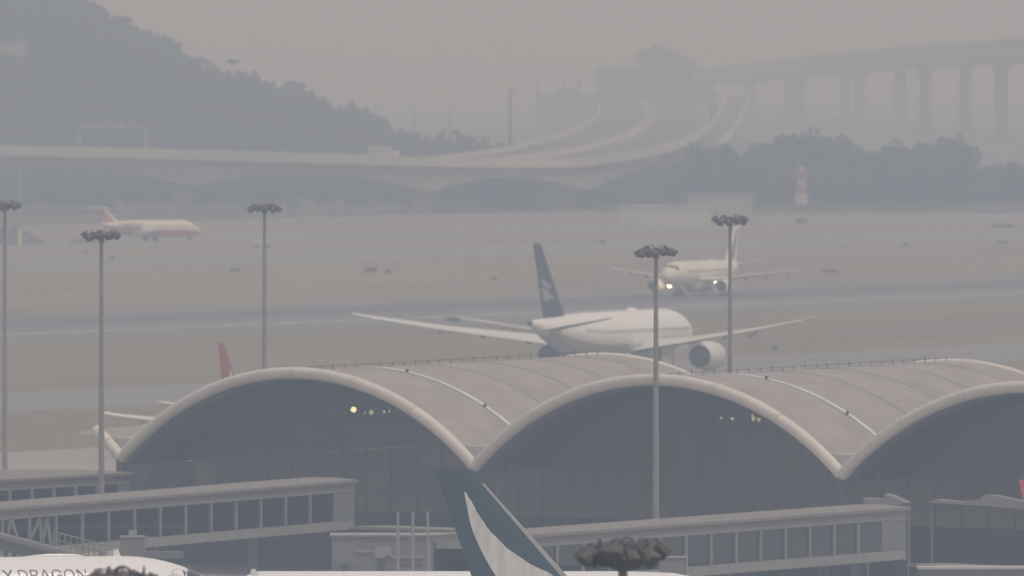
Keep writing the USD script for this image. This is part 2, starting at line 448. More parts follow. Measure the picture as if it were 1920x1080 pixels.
def tree_spec(kind, seed):
    r = np.random.default_rng(seed)
    if kind == 'round':
        bl = [(0, 0, 5.2, 2.9, 2.5)] + [(2.3 * math.cos(a), 2.3 * math.sin(a), 4.2 + 1.8 * r.random(), 1.7 + .5 * r.random(), 1.4 + .4 * r.random()) for a in np.arange(6) * 1.05 + r.random()] + [(.6, .2, 7.2, 1.5, 1.1)]
        return bl, 1300, .38, 5.5, .28
    if kind == 'tall':
        bl = [(0, 0, 4.5, 1.9, 2.3), (.3, .2, 7.2, 1.6, 1.9), (-.4, 0, 9.3, 1.0, 1.2), (1.3, .3, 3.8, 1.2, 1.2), (-1.3, -.5, 5.2, 1.2, 1.1), (.9, -.8, 8.0, .9, .9)]
        return bl, 1100, .36, 8.5, .25
    if kind == 'flat':
        bl = [(0, 0, 6.6, 3.0, .75), (1.8, .5, 6.2, 1.7, .6), (-2.0, -.4, 6.3, 1.6, .55), (.6, -1, 5.2, 1.5, .4), (-.9, .7, 7.1, 1.3, .5)]
        return bl, 800, .32, 6.3, .22
    bl = [(x, y, 2.2 + 1.5 * r.random(), 1.9, 1.6 + .6 * r.random()) for x, y in ((-3, 0), (-1.2, 1), (.8, -.6), (2.8, .4), (0, 0))]
    return bl, 1000, .36, 2.6, .2


def build_tree(name, kind, seed, label, loc, rz, scale, leaf, group=None):
    bl, nl, sz, h, r0 = tree_spec(kind, seed)
    t = thing(name, label, 'tree', (0, 0, 0), 0, group)
    obj('trunk', trunk_mesh(seed, h, r0, bl), 'bark', t)
    obj('crown', crown_mesh(seed, bl, nl, sz), leaf, t, smooth=False)
    x = UsdGeom.Xformable(t)
    x.ClearXformOpOrder()
    x.AddTransformOp(opSuffix='place').Set(Gf.Matrix4d().SetScale(scale) * Gf.Matrix4d().SetRotate(Gf.Rotation(Gf.Vec3d(0, 0, 1), math.degrees(rz))) * Gf.Matrix4d().SetTranslate(Gf.Vec3d(*map(float, loc))))
    return t


def wood(name, label, pts, scales, leaf, seed):
    """many trees of a far wood as one object"""
    pi = UsdGeom.PointInstancer.Define(stage, '/World/' + name)
    protos = []
    for k, kind in enumerate(('round', 'tall', 'bush', 'round')):
        bl, nl, sz, h, r0 = tree_spec(kind, seed + k)
        pp = stage.DefinePrim(f'/World/{name}/tree_kind_{k:03d}', 'Xform')
        usdkit.mesh(stage, f'/World/{name}/tree_kind_{k:03d}/crown', crown_mesh(seed + k, bl, int(nl * .6), sz * 1.3), MAT[leaf])
        usdkit.mesh(stage, f'/World/{name}/tree_kind_{k:03d}/trunk', trunk_mesh(seed + k, h, r0, bl[:2]), MAT['bark'])
        protos.append(pp.GetPath())
    r = np.random.default_rng(seed)
    pi.CreatePrototypesRel().SetTargets(protos)
    pi.CreateProtoIndicesAttr(Vt.IntArray([int(a) for a in r.choice(4, len(pts), p=[.35, .15, .25, .25])]))
    pi.CreatePositionsAttr(Vt.Vec3fArray([Gf.Vec3f(*map(float, p)) for p in pts]))
    pi.CreateScalesAttr(Vt.Vec3fArray([Gf.Vec3f(float(s), float(s), float(s * q)) for s, q in zip(scales, 0.85 + .3 * r.random(len(pts)))]))
    pi.CreateOrientationsAttr(Vt.QuathArray([Gf.Quath(math.cos(a / 2), 0, 0, math.sin(a / 2)) for a in r.random(len(pts)) * 2 * PI]))
    tag(pi.GetPrim(), label, 'wood', kind='stuff')


rng = np.random.default_rng(5)
pts, sc = [], []
while len(pts) < 3600:
    y = 4905 + (rng.random() ** 0.8) * 560
    px = -250 + rng.random() * 1520
    x = (px - 960) / FPX * y
    z = float(hill_z(x, y))
    near_low = y < 4990
    if px > 840 and not near_low:
        continue
    s = 0.55 + .45 * rng.random()
    if y > 5280:
        s *= 0.75
    pts.append((x, y, z - .4)); sc.append(s)
pts, sc = zip(*[(p, q) for p, q in zip(pts, sc) if not (960 + FPX * p[0] / p[1] < 62 and 66 < YH + FPX * (CAM_H - p[2] - 4) / p[1] < 104 + .25 * abs(25 - 960 - FPX * p[0] / p[1]))])
wood('hillside_wood', 'dark hazy wood covering the hill on the left', pts, sc, 'leaf_dark', 11)
pts, sc = [], []
while len(pts) < 900:
    y = 4470 + rng.random() * 330
    px = 1275 + rng.random() * 900
    x = (px - 960) / FPX * y
    top = np.interp(px, [1275, 1300, 1340, 1400, 1450, 1600, 1640, 1700, 1760, 1800, 1825, 1860, 1920, 2200], [300, 282, 278, 286, 272, 276, 282, 272, 272, 275, 318, 314, 316, 310])
    zt = CAM_H - (top + 8 - YH) / FPX * y
    s = zt / 8.2 * (0.55 + .35 * rng.random())
    pts.append((x, y, 0.6)); sc.append(s)
wood('shore_wood', 'dark belt of trees along the shore at the right', pts, sc, 'leaf_dark', 31)
pts, sc = [], []
while len(pts) < 420:
    y = 4540 + rng.random() * 250
    px = -150 + rng.random() * 1430
    x = (px - 960) / FPX * y
    pts.append((x, y, 0)); sc.append(0.42 + .38 * rng.random())
wood('viaduct_wood', 'low dark scrub and trees under the viaduct arches', pts, sc, 'leaf_olive', 51)

# single trees that stand out: (pixel x, pixel y of the top, distance, kind, width factor, label)
SINGLE = [
    (437, 110, 5345, 'flat', 'flat-topped pine standing alone on the hill ridge, its trunk against the sky'),
    (551, 150, 5345, 'flat', 'small leaning flat-topped tree on the ridge right of the lone pine'),
    (372, 106, 5350, 'flat', 'low flat tree on the ridge just left of the lone pine'),
    (310, 64, 5350, 'round', 'big round tree on the ridge above the steep step in the skyline'),
    (265, 55, 5350, 'flat', 'spreading tree on the ridge left of the big round one'),
    (228, 28, 5350, 'flat', 'thin-crowned tree sticking out of the upper ridge near the top edge'),
    (185, 8, 5350, 'round', 'topmost round tree on the ridge at the picture\'s top edge'),
    (648, 196, 5345, 'tall', 'narrow pointed tree on the lower ridge where the slope flattens'),
    (705, 212, 5345, 'round', 'round tree at the last shoulder of the hill above the white truck'),
    (862, 261, 5000, 'round', 'broad low tree at the foot of the hill behind the viaduct'),
    (925, 266, 5000, 'bush', 'small dark bush by the viaduct left of the tall lamp post'),
]
SHORE = [
    (1525, 237, 4560, 'round', 'largest dome-shaped tree of the shore wood, rising behind the red and white tower'),
    (1478, 250, 4570, 'round', 'left shoulder tree leaning on the large dome-shaped crown'),
    (1578, 252, 4570, 'round', 'right shoulder tree leaning on the large dome-shaped crown'),
    (1432, 264, 4540, 'round', 'round tree in the shore wood left of the dome-shaped crown'),
    (1672, 260, 4560, 'round', 'rounded tree in the shore wood between the dome and the tall right clump'),
    (1782, 257, 4550, 'round', 'tall tree where the shore wood drops away at the right'),
    (1806, 268, 4540, 'tall', 'last tall tree at the right drop of the shore wood'),
    (1740, 266, 4580, 'round', 'round tree just left of the tall drop-off tree'),
    (1345, 270, 4560, 'round', 'round tree at the left end of the shore wood under the curved ramp'),
    (1302, 268, 4520, 'tall', 'upright tree beside the end of the viaduct parapet'),
    (1848, 308, 4520, 'tall', 'thin pointed tree in the low gap at the right'),
    (1905, 300, 4530, 'round', 'rounded tree at the right picture edge behind the field'),
]
_first = {}
TREE_H = {'round': 8.4, 'tall': 10.6, 'flat': 7.8, 'bush': 4.7}
for k, (px, py, D, kind, label) in enumerate(SINGLE + SHORE):
    x, z = (px - 960) / FPX * D, CAM_H - (py - YH) / FPX * D
    hill = k < len(SINGLE)
    base = float(hill_z(x, D)) - .3 if hill else 0.8
    s = max(0.35, (z - base) / TREE_H[kind])
    if hill and D > 5300:
        s = max(s, .62) if kind != 'flat' else (.58 if px == 437 else max(s, .7))
        base = z - s * TREE_H[kind]
    nm = {'round': 'broadleaf_tree', 'tall': 'slender_tree', 'flat': 'flat_topped_tree', 'bush': 'bush'}[kind]
    grp = 'trees on the hill skyline' if hill else 'trees of the shore wood skyline'
    if kind not in _first:
        _first[kind] = thing_ = build_tree(nm, kind, 100 + k, label, (x, D, base), k * 1.3, s, 'leaf_dark', grp)
    else:
        build_tree(nm, kind, 100 + k, label, (x, D, base), k * 1.3, s, 'leaf_dark' if k % 3 else 'leaf_olive', grp)

# ------------------------------------------------------------------ road viaduct
ZD = 12.5


def deck_pt(px, py, z=ZD):
    D = FPX * (CAM_H - z) / (py - YH)
    return np.array([(px - 960) / FPX * D, D, z])


def smooth_line(p, n):
    from scipy.interpolate import CubicSpline
    p = np.asarray(p, float)
    t = np.concatenate([[0], np.cumsum(np.linalg.norm(np.diff(p[:, :2], axis=0), axis=1))])
    c = CubicSpline(t, p)
    return c(np.linspace(0, t[-1], n))


# near edge: straight across the view, a left-hand bend of 48 m radius, then far away towards the port
_left = [at(x, np.interp(x, [-420, 0, 400, 736], [267, 276.5, 286, 295.5]), 4450.0) for x in np.linspace(-420, 725, 40)]
_c = np.array([_left[-1][0], 4450.0 + 48])
_bend = [np.array([_c[0] + 48 * math.sin(a), _c[1] - 48 * math.cos(a), 12.5 - .45 * math.sin(a * 2.0) + .3 * (1 - a / 1.52)]) for a in np.linspace(0, 1.50, 25)[1:]]
_e = _bend[-1]
_far = np.array([_e, (36, 4831, ZD), (54, 5552, ZD), (63, 6200, ZD), (70, 7000, ZD), (74, 8000, ZD)])
_yy = np.linspace(_e[1], 8000, 31)[1:]
from scipy.interpolate import PchipInterpolator as _Pchip
_xx = _Pchip(_far[:, 1], _far[:, 0])(_yy)
NEAR = np.vstack([_left, _bend, np.stack([_xx, _yy, np.full(len(_yy), ZD)], 1)])
_t = np.gradient(NEAR[:, :2], axis=0)
_t /= np.linalg.norm(_t, axis=1, keepdims=True)
_nrm = np.stack([-_t[:, 1], _t[:, 0]], 1)             # towards the far side


def off(line, d, z=0.0):
    o = line.copy()
    o[:, :2] += _nrm[:len(line)] * d
    o[:, 2] += z
    return o


def sweep(line, sect):
    """sect: list of (offset to the far side, height) corners; one closed ring per line point"""
    return ring_loft(np.stack([off(line, d, z) for d, z in sect], 1))


vd = thing('road_viaduct', 'long pale concrete road viaduct with haunched arches crossing the far left and curving away', 'viaduct', (0, 0, 0))
obj('deck', sweep(NEAR, [(0, -1.6), (0, -1.05), (18.5, -1.05), (18.5, -1.6)]), 'road_asphalt', vd, smooth=False)
obj('parapet', sweep(NEAR, [(-.25, -1.9), (-.35, 0.35), (.15, 0.35), (.2, -1.02)]), 'parapet_concrete', vd, smooth=False)
obj('parapet', sweep(NEAR, [(18.3, -1.0), (18.3, 0.0), (18.8, 0.0), (18.8, -1.6)]), 'parapet_concrete', vd, smooth=False)
# haunched girder: soffit follows arcs between the piers
pier_px = [-110, 355, 808, 1120]
_px = 960 + FPX * NEAR[:, 0] / NEAR[:, 1]
_last = int(np.argmin(abs(_px - 1255)))
assert (np.diff(_px[:_last]) > 0).all()
dep = []
for x in _px[:_last + 1]:
    ks = [p for p in pier_px if p <= x]
    if not ks:
        a, b = -600, -110
    elif ks[-1] == 1120:
        a, b = 1120, 1290
    else:
        i = pier_px.index(ks[-1]); a, b = pier_px[i], pier_px[i + 1]
    u = (x - a) / (b - a) * 2 - 1
    dep.append(4.0 + 4.1 * abs(u) ** 1.9 if b != 1290 else 4.0 + 4.1 * max(0, 1 - (x - 1120) / 110) ** 1.6)
dep = np.array(dep)
G = NEAR[:_last + 1]
rings = []
for d0, top in ((1.0, -1.62), (1.0, None), (16.5, None), (16.5, -1.62)):
    o = off(G, d0)
    o[:, 2] = G[:, 2] + (top if top is not None else 0) - (dep if top is None else 0)
    rings.append(o)
obj('girder', ring_loft(np.stack(rings, 1)), 'concrete', vd, smooth=False)
for x in pier_px:
    i = int(np.argmin(abs(_px - x)))
    q = NEAR[i] + np.array([*_nrm[i] * 8.5, 0])
    yaw = math.atan2(_t[i][1], _t[i][0])
    obj('pier', box((q[0], q[1], 2.1), (4.6, 9.0, 5.2), yaw), 'concrete', vd)
# the second carriageway beyond, with its own parapets
second = thing('road_viaduct', 'second carriageway of the viaduct, its two pale parapets sweeping away to the distant port', 'viaduct', (0, 0, 0))
s0 = 0
B = off(NEAR, 20.5)[s0:]
_keep_t, _keep_n = _t, _nrm
_nrm = _nrm[s0:]
obj('deck', sweep(B, [(0, -1.6), (0, -1.05), (17.5, -1.05), (17.5, -1.6)]), 'road_asphalt', second, smooth=False)
obj('parapet', sweep(B, [(-.3, -2.0), (-.3, 0.3), (.2, 0.3), (.2, -1.0)]), 'parapet_concrete', second, smooth=False)
obj('parapet', sweep(B, [(17.3, -1.0), (17.3, 0.3), (17.8, 0.3), (17.8, -1.6)]), 'parapet_concrete', second, smooth=False)
obj('girder', sweep(B, [(1, -1.62), (1, -4.2), (16, -4.2), (16, -1.62)]), 'concrete', second, smooth=False)
_nrm = _keep_n
for k in (30, 52, 66, 72, 78, 84, 90):
    for who, dd in ((vd, 9.0), (second, 29.0)):
        if who is vd and k < 60:
            continue
        q = NEAR[k] + np.array([*_nrm[k] * dd, 0])
        obj('pier', box((q[0], q[1], q[2] / 2 - 2.2), (2.6, 7.0, q[2] - 4.2), math.atan2(_t[k][1], _t[k][0])), 'concrete', who)

# curved slip road climbing to the right of the carriageways
rp = smooth_line([at(1318, 268, 5900), at(1345, 246, 6300), at(1368, 216, 6900), at(1380, 190, 7500), at(1384, 172, 8000)], 24)
_rt = np.gradient(rp[:, :2], axis=0); _rt /= np.linalg.norm(_rt, axis=1, keepdims=True)
_rn = np.stack([_rt[:, 1], -_rt[:, 0]], 1)
ramp = thing('slip_road', 'narrow curved slip road bending up behind the shore wood', 'road', (0, 0, 0))


def rsec(sect):
    return ring_loft(np.stack([np.column_stack([rp[:, :2] + _rn * d, rp[:, 2] + z]) for d, z in sect], 1))


obj('deck', rsec([(-4, -2.2), (-4, -1), (4, -1), (4, -2.2)]), 'road_asphalt', ramp, smooth=False)
obj('parapet', rsec([(4, -2.3), (4, 0.3), (4.6, 0.3), (4.6, -2.3)]), 'parapet_concrete', ramp, smooth=False)
obj('parapet', rsec([(-4.6, -2.3), (-4.6, 0.3), (-4, 0.3), (-4, -2.3)]), 'parapet_concrete', ramp, smooth=False)
for k in (3, 8, 13, 18):
    obj('pier', box((rp[k, 0], rp[k, 1], rp[k, 2] / 2 - 2), (2, 3, rp[k, 2] - .6)), 'bridge_far_concrete', ramp)

# sign gantry on the viaduct
gp0, gp1 = at(148, 272, 4770), at(273, 272, 4710)
gy = math.atan2(gp1[1] - gp0[1], gp1[0] - gp0[0])
gt = thing('sign_gantry', 'faint grey sign gantry spanning the viaduct near its left end', 'gantry', tuple(gp0), gy)
gl = float(np.linalg.norm((gp1 - gp0)[:2]))
obj('post', box((0, 0, 1.6), (.8, .6, 6.4)), 'hut_wall_dull', gt)
obj('post', box((gl, 0, 1.6), (.8, .6, 6.4)), 'hut_wall_dull', gt)
obj('beam', box((gl / 2, 0, 4.75), (gl + 1.2, .7, .7)), 'hut_wall_dull', gt)
for u, w in ((.40, 1.9), (.60, 2.0), (.78, 1.2)):
    obj('sign_panel', box((gl * u, .5, 6.0), (w, .2, 1.7)), 'hut_wall_dull', gt)

# truck on the viaduct
tp = at(712, 281, 4490)
tk = thing('box_truck', 'pale box truck driving on the viaduct below the foot of the hill', 'truck', (tp[0], tp[1] + 5, ZD - 1.05), math.radians(-10))
obj('cargo_box', box((0, 0, 2.35), (5.2, 2.4, 2.7)), 'hut_wall', tk)
obj('cab', box((3.6, 0, 1.65), (1.7, 2.2, 2.0)), 'white_paint', tk)
obj('chassis', box((.6, 0, .72), (7.2, 2.0, .3)), 'dark_metal', tk)
for x in (-1.6, 3.4):
    for y in (-1.05, 1.05):
        obj('wheel', tube([(x, y - .15, .45), (x, y + .15, .45)], .45, 12), 'tyre_rubber', tk)


def lamp_post(px, ytop, ybase, D, label, group='lamp posts of the viaduct', heavy=1.0):
    b = at(px, ybase, D)
    h = (ybase - ytop) / FPX * D
    t = thing('lamp_post', label, 'lamp post', tuple(b), 0, group)
    obj('pole', tube([(0, 0, -1), (0, 0, h)], [.34 * heavy ** 2, .2 * heavy ** 2], 8), 'bridge_far_concrete', t)
    obj('lamp_head', box((.4 * heavy, 0, h + .15), (1.7 * heavy, .6, .3 * heavy)), 'bridge_far_concrete' if heavy < 1 else 'dark_metal', t)


lamp_post(957, 171, 278, 4900, 'tall lamp post standing alone on the viaduct against the sea', heavy=1.2)
lamp_post(776, 200, 270, 5200, 'very faint lamp post over the water right of the hill foot', heavy=.62)
lamp_post(843, 205, 268, 5300, 'very faint lamp post between the hill foot and the tall lamp post', heavy=.62)
lamp_post(704, 196, 225, 5250, 'faint lamp post sticking up from the last shoulder of the hill', heavy=.62)

# ------------------------------------------------------------------ distant sea bridge
pair = {'near': [(1405, 9900), (1500, 9350), (1611, 8800), (1735, 8270), (1877, 7760), (2040, 7290)], 'far': [(1405, 10150), (1482, 9700), (1584, 9150), (1688, 8620), (1810, 8110), (1948, 7630)]}


def deck_z(px, D):
    y = np.interp(px, [1290, 1405, 1500, 1611, 1735, 1877, 2040], [149, 146, 137, 126, 116, 108, 101])
    return CAM_H - (y - YH) / FPX * D


for key, label in (('near', 'nearer of the two hazy sea bridges at the upper right, with the lower edge'), ('far', 'farther of the two hazy sea bridges, seen above and behind the nearer')):
    br = thing('sea_bridge', label, 'bridge', (0, 0, 0), 0, None)
    pp = pair[key]
    pts_ = [((1290 - 960) / FPX * pp[0][1] * 1.06, pp[0][1] * 1.06, deck_z(1290, pp[0][1] * 1.06))] + [((x - 960) / FPX * D, D, deck_z(x, D) + (4.6 if key == 'far' else 0)) for x, D in pp]
    if key == 'far':
        pts_[0] = (pts_[0][0], pts_[0][1], pts_[0][2] + 4)
    L = smooth_line(pts_, 40)
    t2 = np.gradient(L[:, :2], axis=0); t2 /= np.linalg.norm(t2, axis=1, keepdims=True)
    n2 = np.stack([-t2[:, 1], t2[:, 0]], 1)

    def sec2(s):
        return ring_loft(np.stack([np.column_stack([L[:, :2] + n2 * d, L[:, 2] + z]) for d, z in s], 1))
    obj('deck', sec2([(-7, 1.0), (-7, .4), (-3.2, -2.6), (3.2, -2.6), (7, .4), (7, 1.0)]), 'bridge_far_concrete', br, smooth=False)
    for sgn in (-1, 1):
        obj('parapet', sec2([(sgn * 7 - .3, 1.02), (sgn * 7 - .3, 2.4), (sgn * 7 + .3, 2.4), (sgn * 7 + .3, 1.02)]), 'concrete' if sgn < 0 and key == 'near' else 'bridge_far_concrete', br, smooth=False)
    for (x, D), p in zip(pp, pts_[1:]):
        zz = p[2] - 2.6
        ya = 0.35
        prof = [(-6, 2.6, 2.2), (zz - 6, 2.6, 2.2), (zz - 2.5, 3.0, 2.4), (zz, 5.0, 2.6)]
        rg = [[(p[0] + sx * a, p[1] + sy * b, h) for sx, sy in ((-1, -1), (1, -1), (1, 1), (-1, 1))] for h, a, b in prof]
        obj('pier', ring_loft(rg), 'bridge_far_concrete', br, smooth=False)
        obj('pier_foot', box((p[0], p[1], -3), (13, 9, 5.0)), 'bridge_far_concrete', br)

# ------------------------------------------------------------------ distant port
PD = 8300.0
PS = PD / FPX


def port_block(name, x0, x1, yt, yb, D, depth, m, label, cat='building', win=0):
    a, b = at(x0, yb, D), at(x1, yt, D)
    w, h = b[0] - a[0], b[2] - a[2]
    t = thing(name, label, cat, ((a[0] + b[0]) / 2, D + depth / 2, a[2]))
    obj('wall', box((0, 0, h / 2), (w, depth, h)), m, t)
    obj('roof', box((0, 0, h + .5), (w + 1.6, depth + 1.6, 1.0)), 'port_roof', t)
    for k in range(win):
        obj('window', box((-w / 2 + (k + .5) * w / win, -depth / 2 - .05, h * .55), (w / win * .62, .3, h * .32)), 'window_dark', t)
    return t


port_block('port_hall', 1025, 1345, 181, 262, PD, 60, 'port_wall', 'long low hazy port hall with a dark flat roof in front of the sea bridge', win=12)
port_block('port_building', 1118, 1200, 131, 181, PD + 90, 40, 'port_wall', 'hazy block left of the round knoll at the distant port', win=5)
port_block('port_building', 1200, 1300, 116, 181, PD + 160, 40, 'port_wall', 'hazy block under the round knoll at the distant port', win=5)
port_block('port_building', 1296, 1340, 150, 181, PD + 110, 40, 'port_wall', 'small hazy block where the sea bridge reaches the port', win=3)
port_block('port_building', 1004, 1030, 181, 262, PD - 40, 30, 'port_wall', 'narrow hazy block at the left end of the port hall', win=2)
port_block('port_building', 1046, 1083, 170, 181, PD + 30, 20, 'port_wall', 'tiny hazy roof hut between the two small masts of the port', win=2)
for x, yt, lb in ((1008, 140, 'leftmost thin mast over the port hall'), (1057, 150, 'thicker stub mast over the port hall with a hut beside it'), (1079, 146, 'slanted stub mast right of the thick one over the port hall')):
    b = at(x, 182, PD + 10)
    h = (182 - yt) * PS
    t = thing('mast', 'hazy ' + lb, 'mast', tuple(b))
    obj('pole', tube([(0, 0, -1), (.25 * (x > 1070) * h, 0, h)], [.9, .5], 6), 'port_wall', t)
    obj('platform', box((.2 * (x > 1070) * h, 0, h * .75), (2.6, 1.6, 1.2)), 'port_wall', t)
for x, y, m, w, lb in ((1193, 178, 'sign_red', 10, 'left of the two small red signs on the port hall roof'), (1266, 177, 'sign_red', 11, 'right of the two small red signs on the port hall roof'), (1304, 215, 'sign_blue', 20, 'blue square sign beside the road by the distant port')):
    b = at(x, y, PD - 20 if m == 'sign_red' else 7000)
    s_ = (PD if m == 'sign_red' else 7000) / FPX
    t = thing('sign', lb, 'sign', tuple(b))
    obj('panel', box((0, 0, 0), (w * s_, .5, 9 * s_)), m, t)
    obj('post', box((0, .5, -7.5 * s_), (.6, .4, 8 * s_)), 'port_wall', t)
for x0, x1, yt, yb, dD, m_, lb in ((1062, 1096, 196, 238, -260, 'hut_wall_dull', 'small pale hazy block under the left part of the port hall roof'), (1128, 1150, 203, 236, -300, 'dull_red_paint', 'small reddish hazy block in front of the port hall, left of its middle'),
                                   (1176, 1206, 160, 181, 30, 'hut_wall_dull', 'low pale hazy hut on the port hall roof beside the left red sign'), (1222, 1256, 164, 181, 34, 'hut_wall_dull', 'low pale hazy hut on the port hall roof between the two red signs'),
                                   (1244, 1282, 200, 240, -320, 'hut_wall', 'pale hazy block in front of the right part of the port hall'), (1318, 1346, 198, 236, -300, 'dull_red_paint', 'small reddish hazy block at the right end of the port hall')):
    port_block('port_building', x0, x1, yt, yb, PD + dD, 14, m_, lb, win=2)
# the round wooded knoll
kd = 8700.0
bl = [((x - 1240) * kd / FPX, 0, (128 - y) * kd / FPX, r * kd / FPX, r * .75 * kd / FPX) for x, y, r in ((1212, 108, 20), (1235, 102, 20), (1258, 108, 18), (1278, 116, 14), (1296, 126, 11), (1240, 118, 28), (1268, 128, 24))]
kp = at(1240, 128, kd)
kt = thing('tree_clump', 'round hazy clump of trees standing above the distant port blocks', 'tree clump', tuple(kp))
obj('crown', crown_mesh(61, bl, 2200, 1.3), 'leaf_dark', kt, smooth=False)
obj('trunk', tube([(0, 0, -26), (0, 0, 3)], [2.0, .8], 7), 'bark', kt)

# ------------------------------------------------------------------ far side of the field: huts, tower, heap, signs
def hut(x0, x1, yt, yb, depth, m, label, doors=2):
    D = FPX * CAM_H / (yb - YH)
    a, b = at(x0, yb, D), at(x1, yt, D)
    w, h = b[0] - a[0], b[2]
    t = thing('hut', label, 'hut', ((a[0] + b[0]) / 2, D + depth / 2, 0))
    obj('wall', box((0, 0, h / 2), (w, depth, h)), m, t)
    obj('roof', box((0, 0, h + .12), (w + .5, depth + .5, .24)), m, t)
    for k in range(doors):
        obj('door', box((-w / 2 + w * (k + .5) / doors, -depth / 2 - .03, h * .32), (w / doors * .35, .12, h * .62)), m, t)


hut(1162, 1332, 388, 424, 8, 'hut_wall', 'long low pale hut at the far edge of the field, left of the taller one', 5)
hut(1290, 1410, 366, 420, 8, 'hut_wall_dull', 'taller dull grey hut at the far edge of the field behind the long pale one', 3)
hut(560, 606, 396, 420, 5, 'hut_wall_dull', 'small dull hut at the far edge of the field below the viaduct\'s middle arch', 2)

ob = ground_at(1503, 420)
os_ = FPX / ob[1]
tw = thing('marker_tower', 'red and white banded square marker tower in front of the shore wood', 'tower', tuple(ob))
bands = [(420, 409, 'dark_earth', 22), (409, 399, 'dull_white_paint', 16), (399, 382.5, 'dull_red_paint', 18), (382.5, 363, 'dull_white_paint', 24), (363, 349, 'dull_red_paint', 17), (349, 334, 'dull_white_paint', 17), (334, 319, 'dull_red_paint', 22), (319, 311, 'dull_white_paint', 9)]
for y0, y1, m, w in bands:
    z0, z1 = (420 - y0) / os_, (420 - y1) / os_
    obj('band', box((0, 0, (z0 + z1) / 2), (w / os_, w / os_, z1 - z0 - .03)), m, tw)
obj('rod', tube([(0, 0, 12), (0, 0, 14.5)], .08, 6), 'dark_metal', tw)

pp_ = ground_at(37, 461)
ps_ = FPX / pp_[1]
t = thing('pole_mast', 'tall thin pale mast with a yellow foot at the left edge', 'mast', tuple(pp_))
obj('pole', tube([(0, 0, 3.4), (0, 0, 160 / ps_)], [.34, .24], 8), 'pale_metal', t)
obj('foot', tube([(0, 0, 0), (0, 0, 3.38)], [.42, .40], 8), 'yellow_paint', t)


def heap(x0, x1, yt, yb, label, seed):
    a, b = ground_at(x0, yb), ground_at(x1, yb)
    w, h = b[0] - a[0], (yb - yt) * a[1] / FPX
    rr = np.linspace(0, 1, 9); th = np.arange(28) * 2 * PI / 28
    r = np.random.default_rng(seed)
    rings = [[(math.cos(q) * w / 2 * u, math.sin(q) * w * .35 * u, h * (1 - u ** 1.7) * (1 + .25 * math.sin(3 * q + seed)) + .12 * r.random()) for q in th] for u in rr[1:]]
    c = (a + b) / 2
    t = thing('earth_heap', label, 'heap', (c[0], c[1] + w * .35, 0))
    obj('heap', ring_loft(rings, cap=True), 'dark_earth', t)


heap(-60, 88, 432, 459, 'long dark heap at the left edge behind the thin pale mast', 1)
heap(122, 200, 447, 456, 'small low dark heap behind the red and white business jet\'s tail', 2)

for px, py, w, h, lb in ((440, 511, 17, 7, 'small dark sign box on the far taxiway edge left of the third light mast'), (695, 511, 22, 10, 'wider of the two dark sign boxes side by side on the far taxiway edge'), (728, 514, 11, 8, 'narrower of the two dark sign boxes side by side on the far taxiway edge'),
                         (925, 525, 14, 5, 'flat dark sign box on the dry grass left of the tail fin'), (1130, 457, 12, 6, 'tiny dark sign box on the far grass left of the second jet'), (1556, 512, 30, 7, 'broad dark sign box on the grass right of the second jet\'s wing tip'),
                         (1698, 461, 12, 5, 'tiny dark sign box far out on the right grass'), (1880, 457, 22, 5, 'flat dark sign box near the right picture edge'), (1880, 427, 44, 6, 'long flat dark barrier at the far right edge of the field'),
                         (1452, 656, 10, 8, 'small dark sign box on the grass island beyond the engine'), (1407, 633, 10, 8, 'small dark sign box under the right wing of the big jet'), (1910, 705, 22, 8, 'dark low box on the apron beyond the terminal roof at the right edge'), (850, 604, 24, 9, 'dark sign box on the grass at the tip of the big jet\'s left tailplane'), (210, 487, 8, 5, 'tiny dark marker on the grass right of the second light mast'), (160, 476, 5, 6, 'tiny dark marker left of the second light mast')):
    g = ground_at(px, py)
    s_ = g[1] / FPX
    t = thing('sign_box', lb, 'sign box', tuple(g), 0.15, 'dark sign boxes on the airfield')
    obj('panel', box((0, 0, h * s_ * .58), (w * s_, .5, h * s_ * .8)), 'dark_earth', t)
    for sx in (-.35, .35):
        obj('leg', box((w * s_ * sx, 0, h * s_ * .1), (.12, .3, h * s_ * .2)), 'dark_metal', t)

g = ground_at(492, 465)
t = thing('airfield_van', 'small pale van on the far grass edge beside the third light mast', 'van', tuple(g), 0.1)
obj('body', [box((0, 0, .85), (3.6, 1.7, .9)), box((-.3, 0, 1.55), (2.4, 1.5, .6))], 'hut_wall', t)
obj('windscreen', box((.93, 0, 1.55), (.08, 1.35, .45)), 'cockpit_glass', t)
for x in (-1.2, 1.2):
    for y in (-.8, .8):
        obj('wheel', tube([(x, y - .12, .36), (x, y + .12, .36)], .36, 10), 'tyre_rubber', t)

# perimeter fence at the far edge
f0, f1 = ground_at(-40, 427), ground_at(1960, 400)
fl = float(np.linalg.norm(f1 - f0))
fy = math.atan2(f1[1] - f0[1], f1[0] - f0[0])
fe = thing('perimeter_fence', 'thin grey perimeter fence along the far edge of the field', 'fence', tuple(f0), fy)
npost = 60
for k in range(npost + 1):
    obj('post', box((fl * k / npost, 0, 1.3), (.14, .14, 2.6)), 'pale_metal', fe)
for z in (.9, 1.7, 2.5):
    obj('rail', box((fl / 2, .1, z), (fl, .05, .07)), 'pale_metal', fe)

# ------------------------------------------------------------------ aircraft
def airfoil(n=14):
    t = (1 - np.cos(np.linspace(0, PI, n))) / 2
    y = 5 * (.2969 * np.sqrt(t) - .126 * t - .3516 * t ** 2 + .2843 * t ** 3 - .1036 * t ** 4)
    up = np.stack([t, y], 1); lo = np.stack([t[1:-1][::-1], -y[1:-1][::-1]], 1)
    return np.vstack([up, lo])


AF = airfoil()


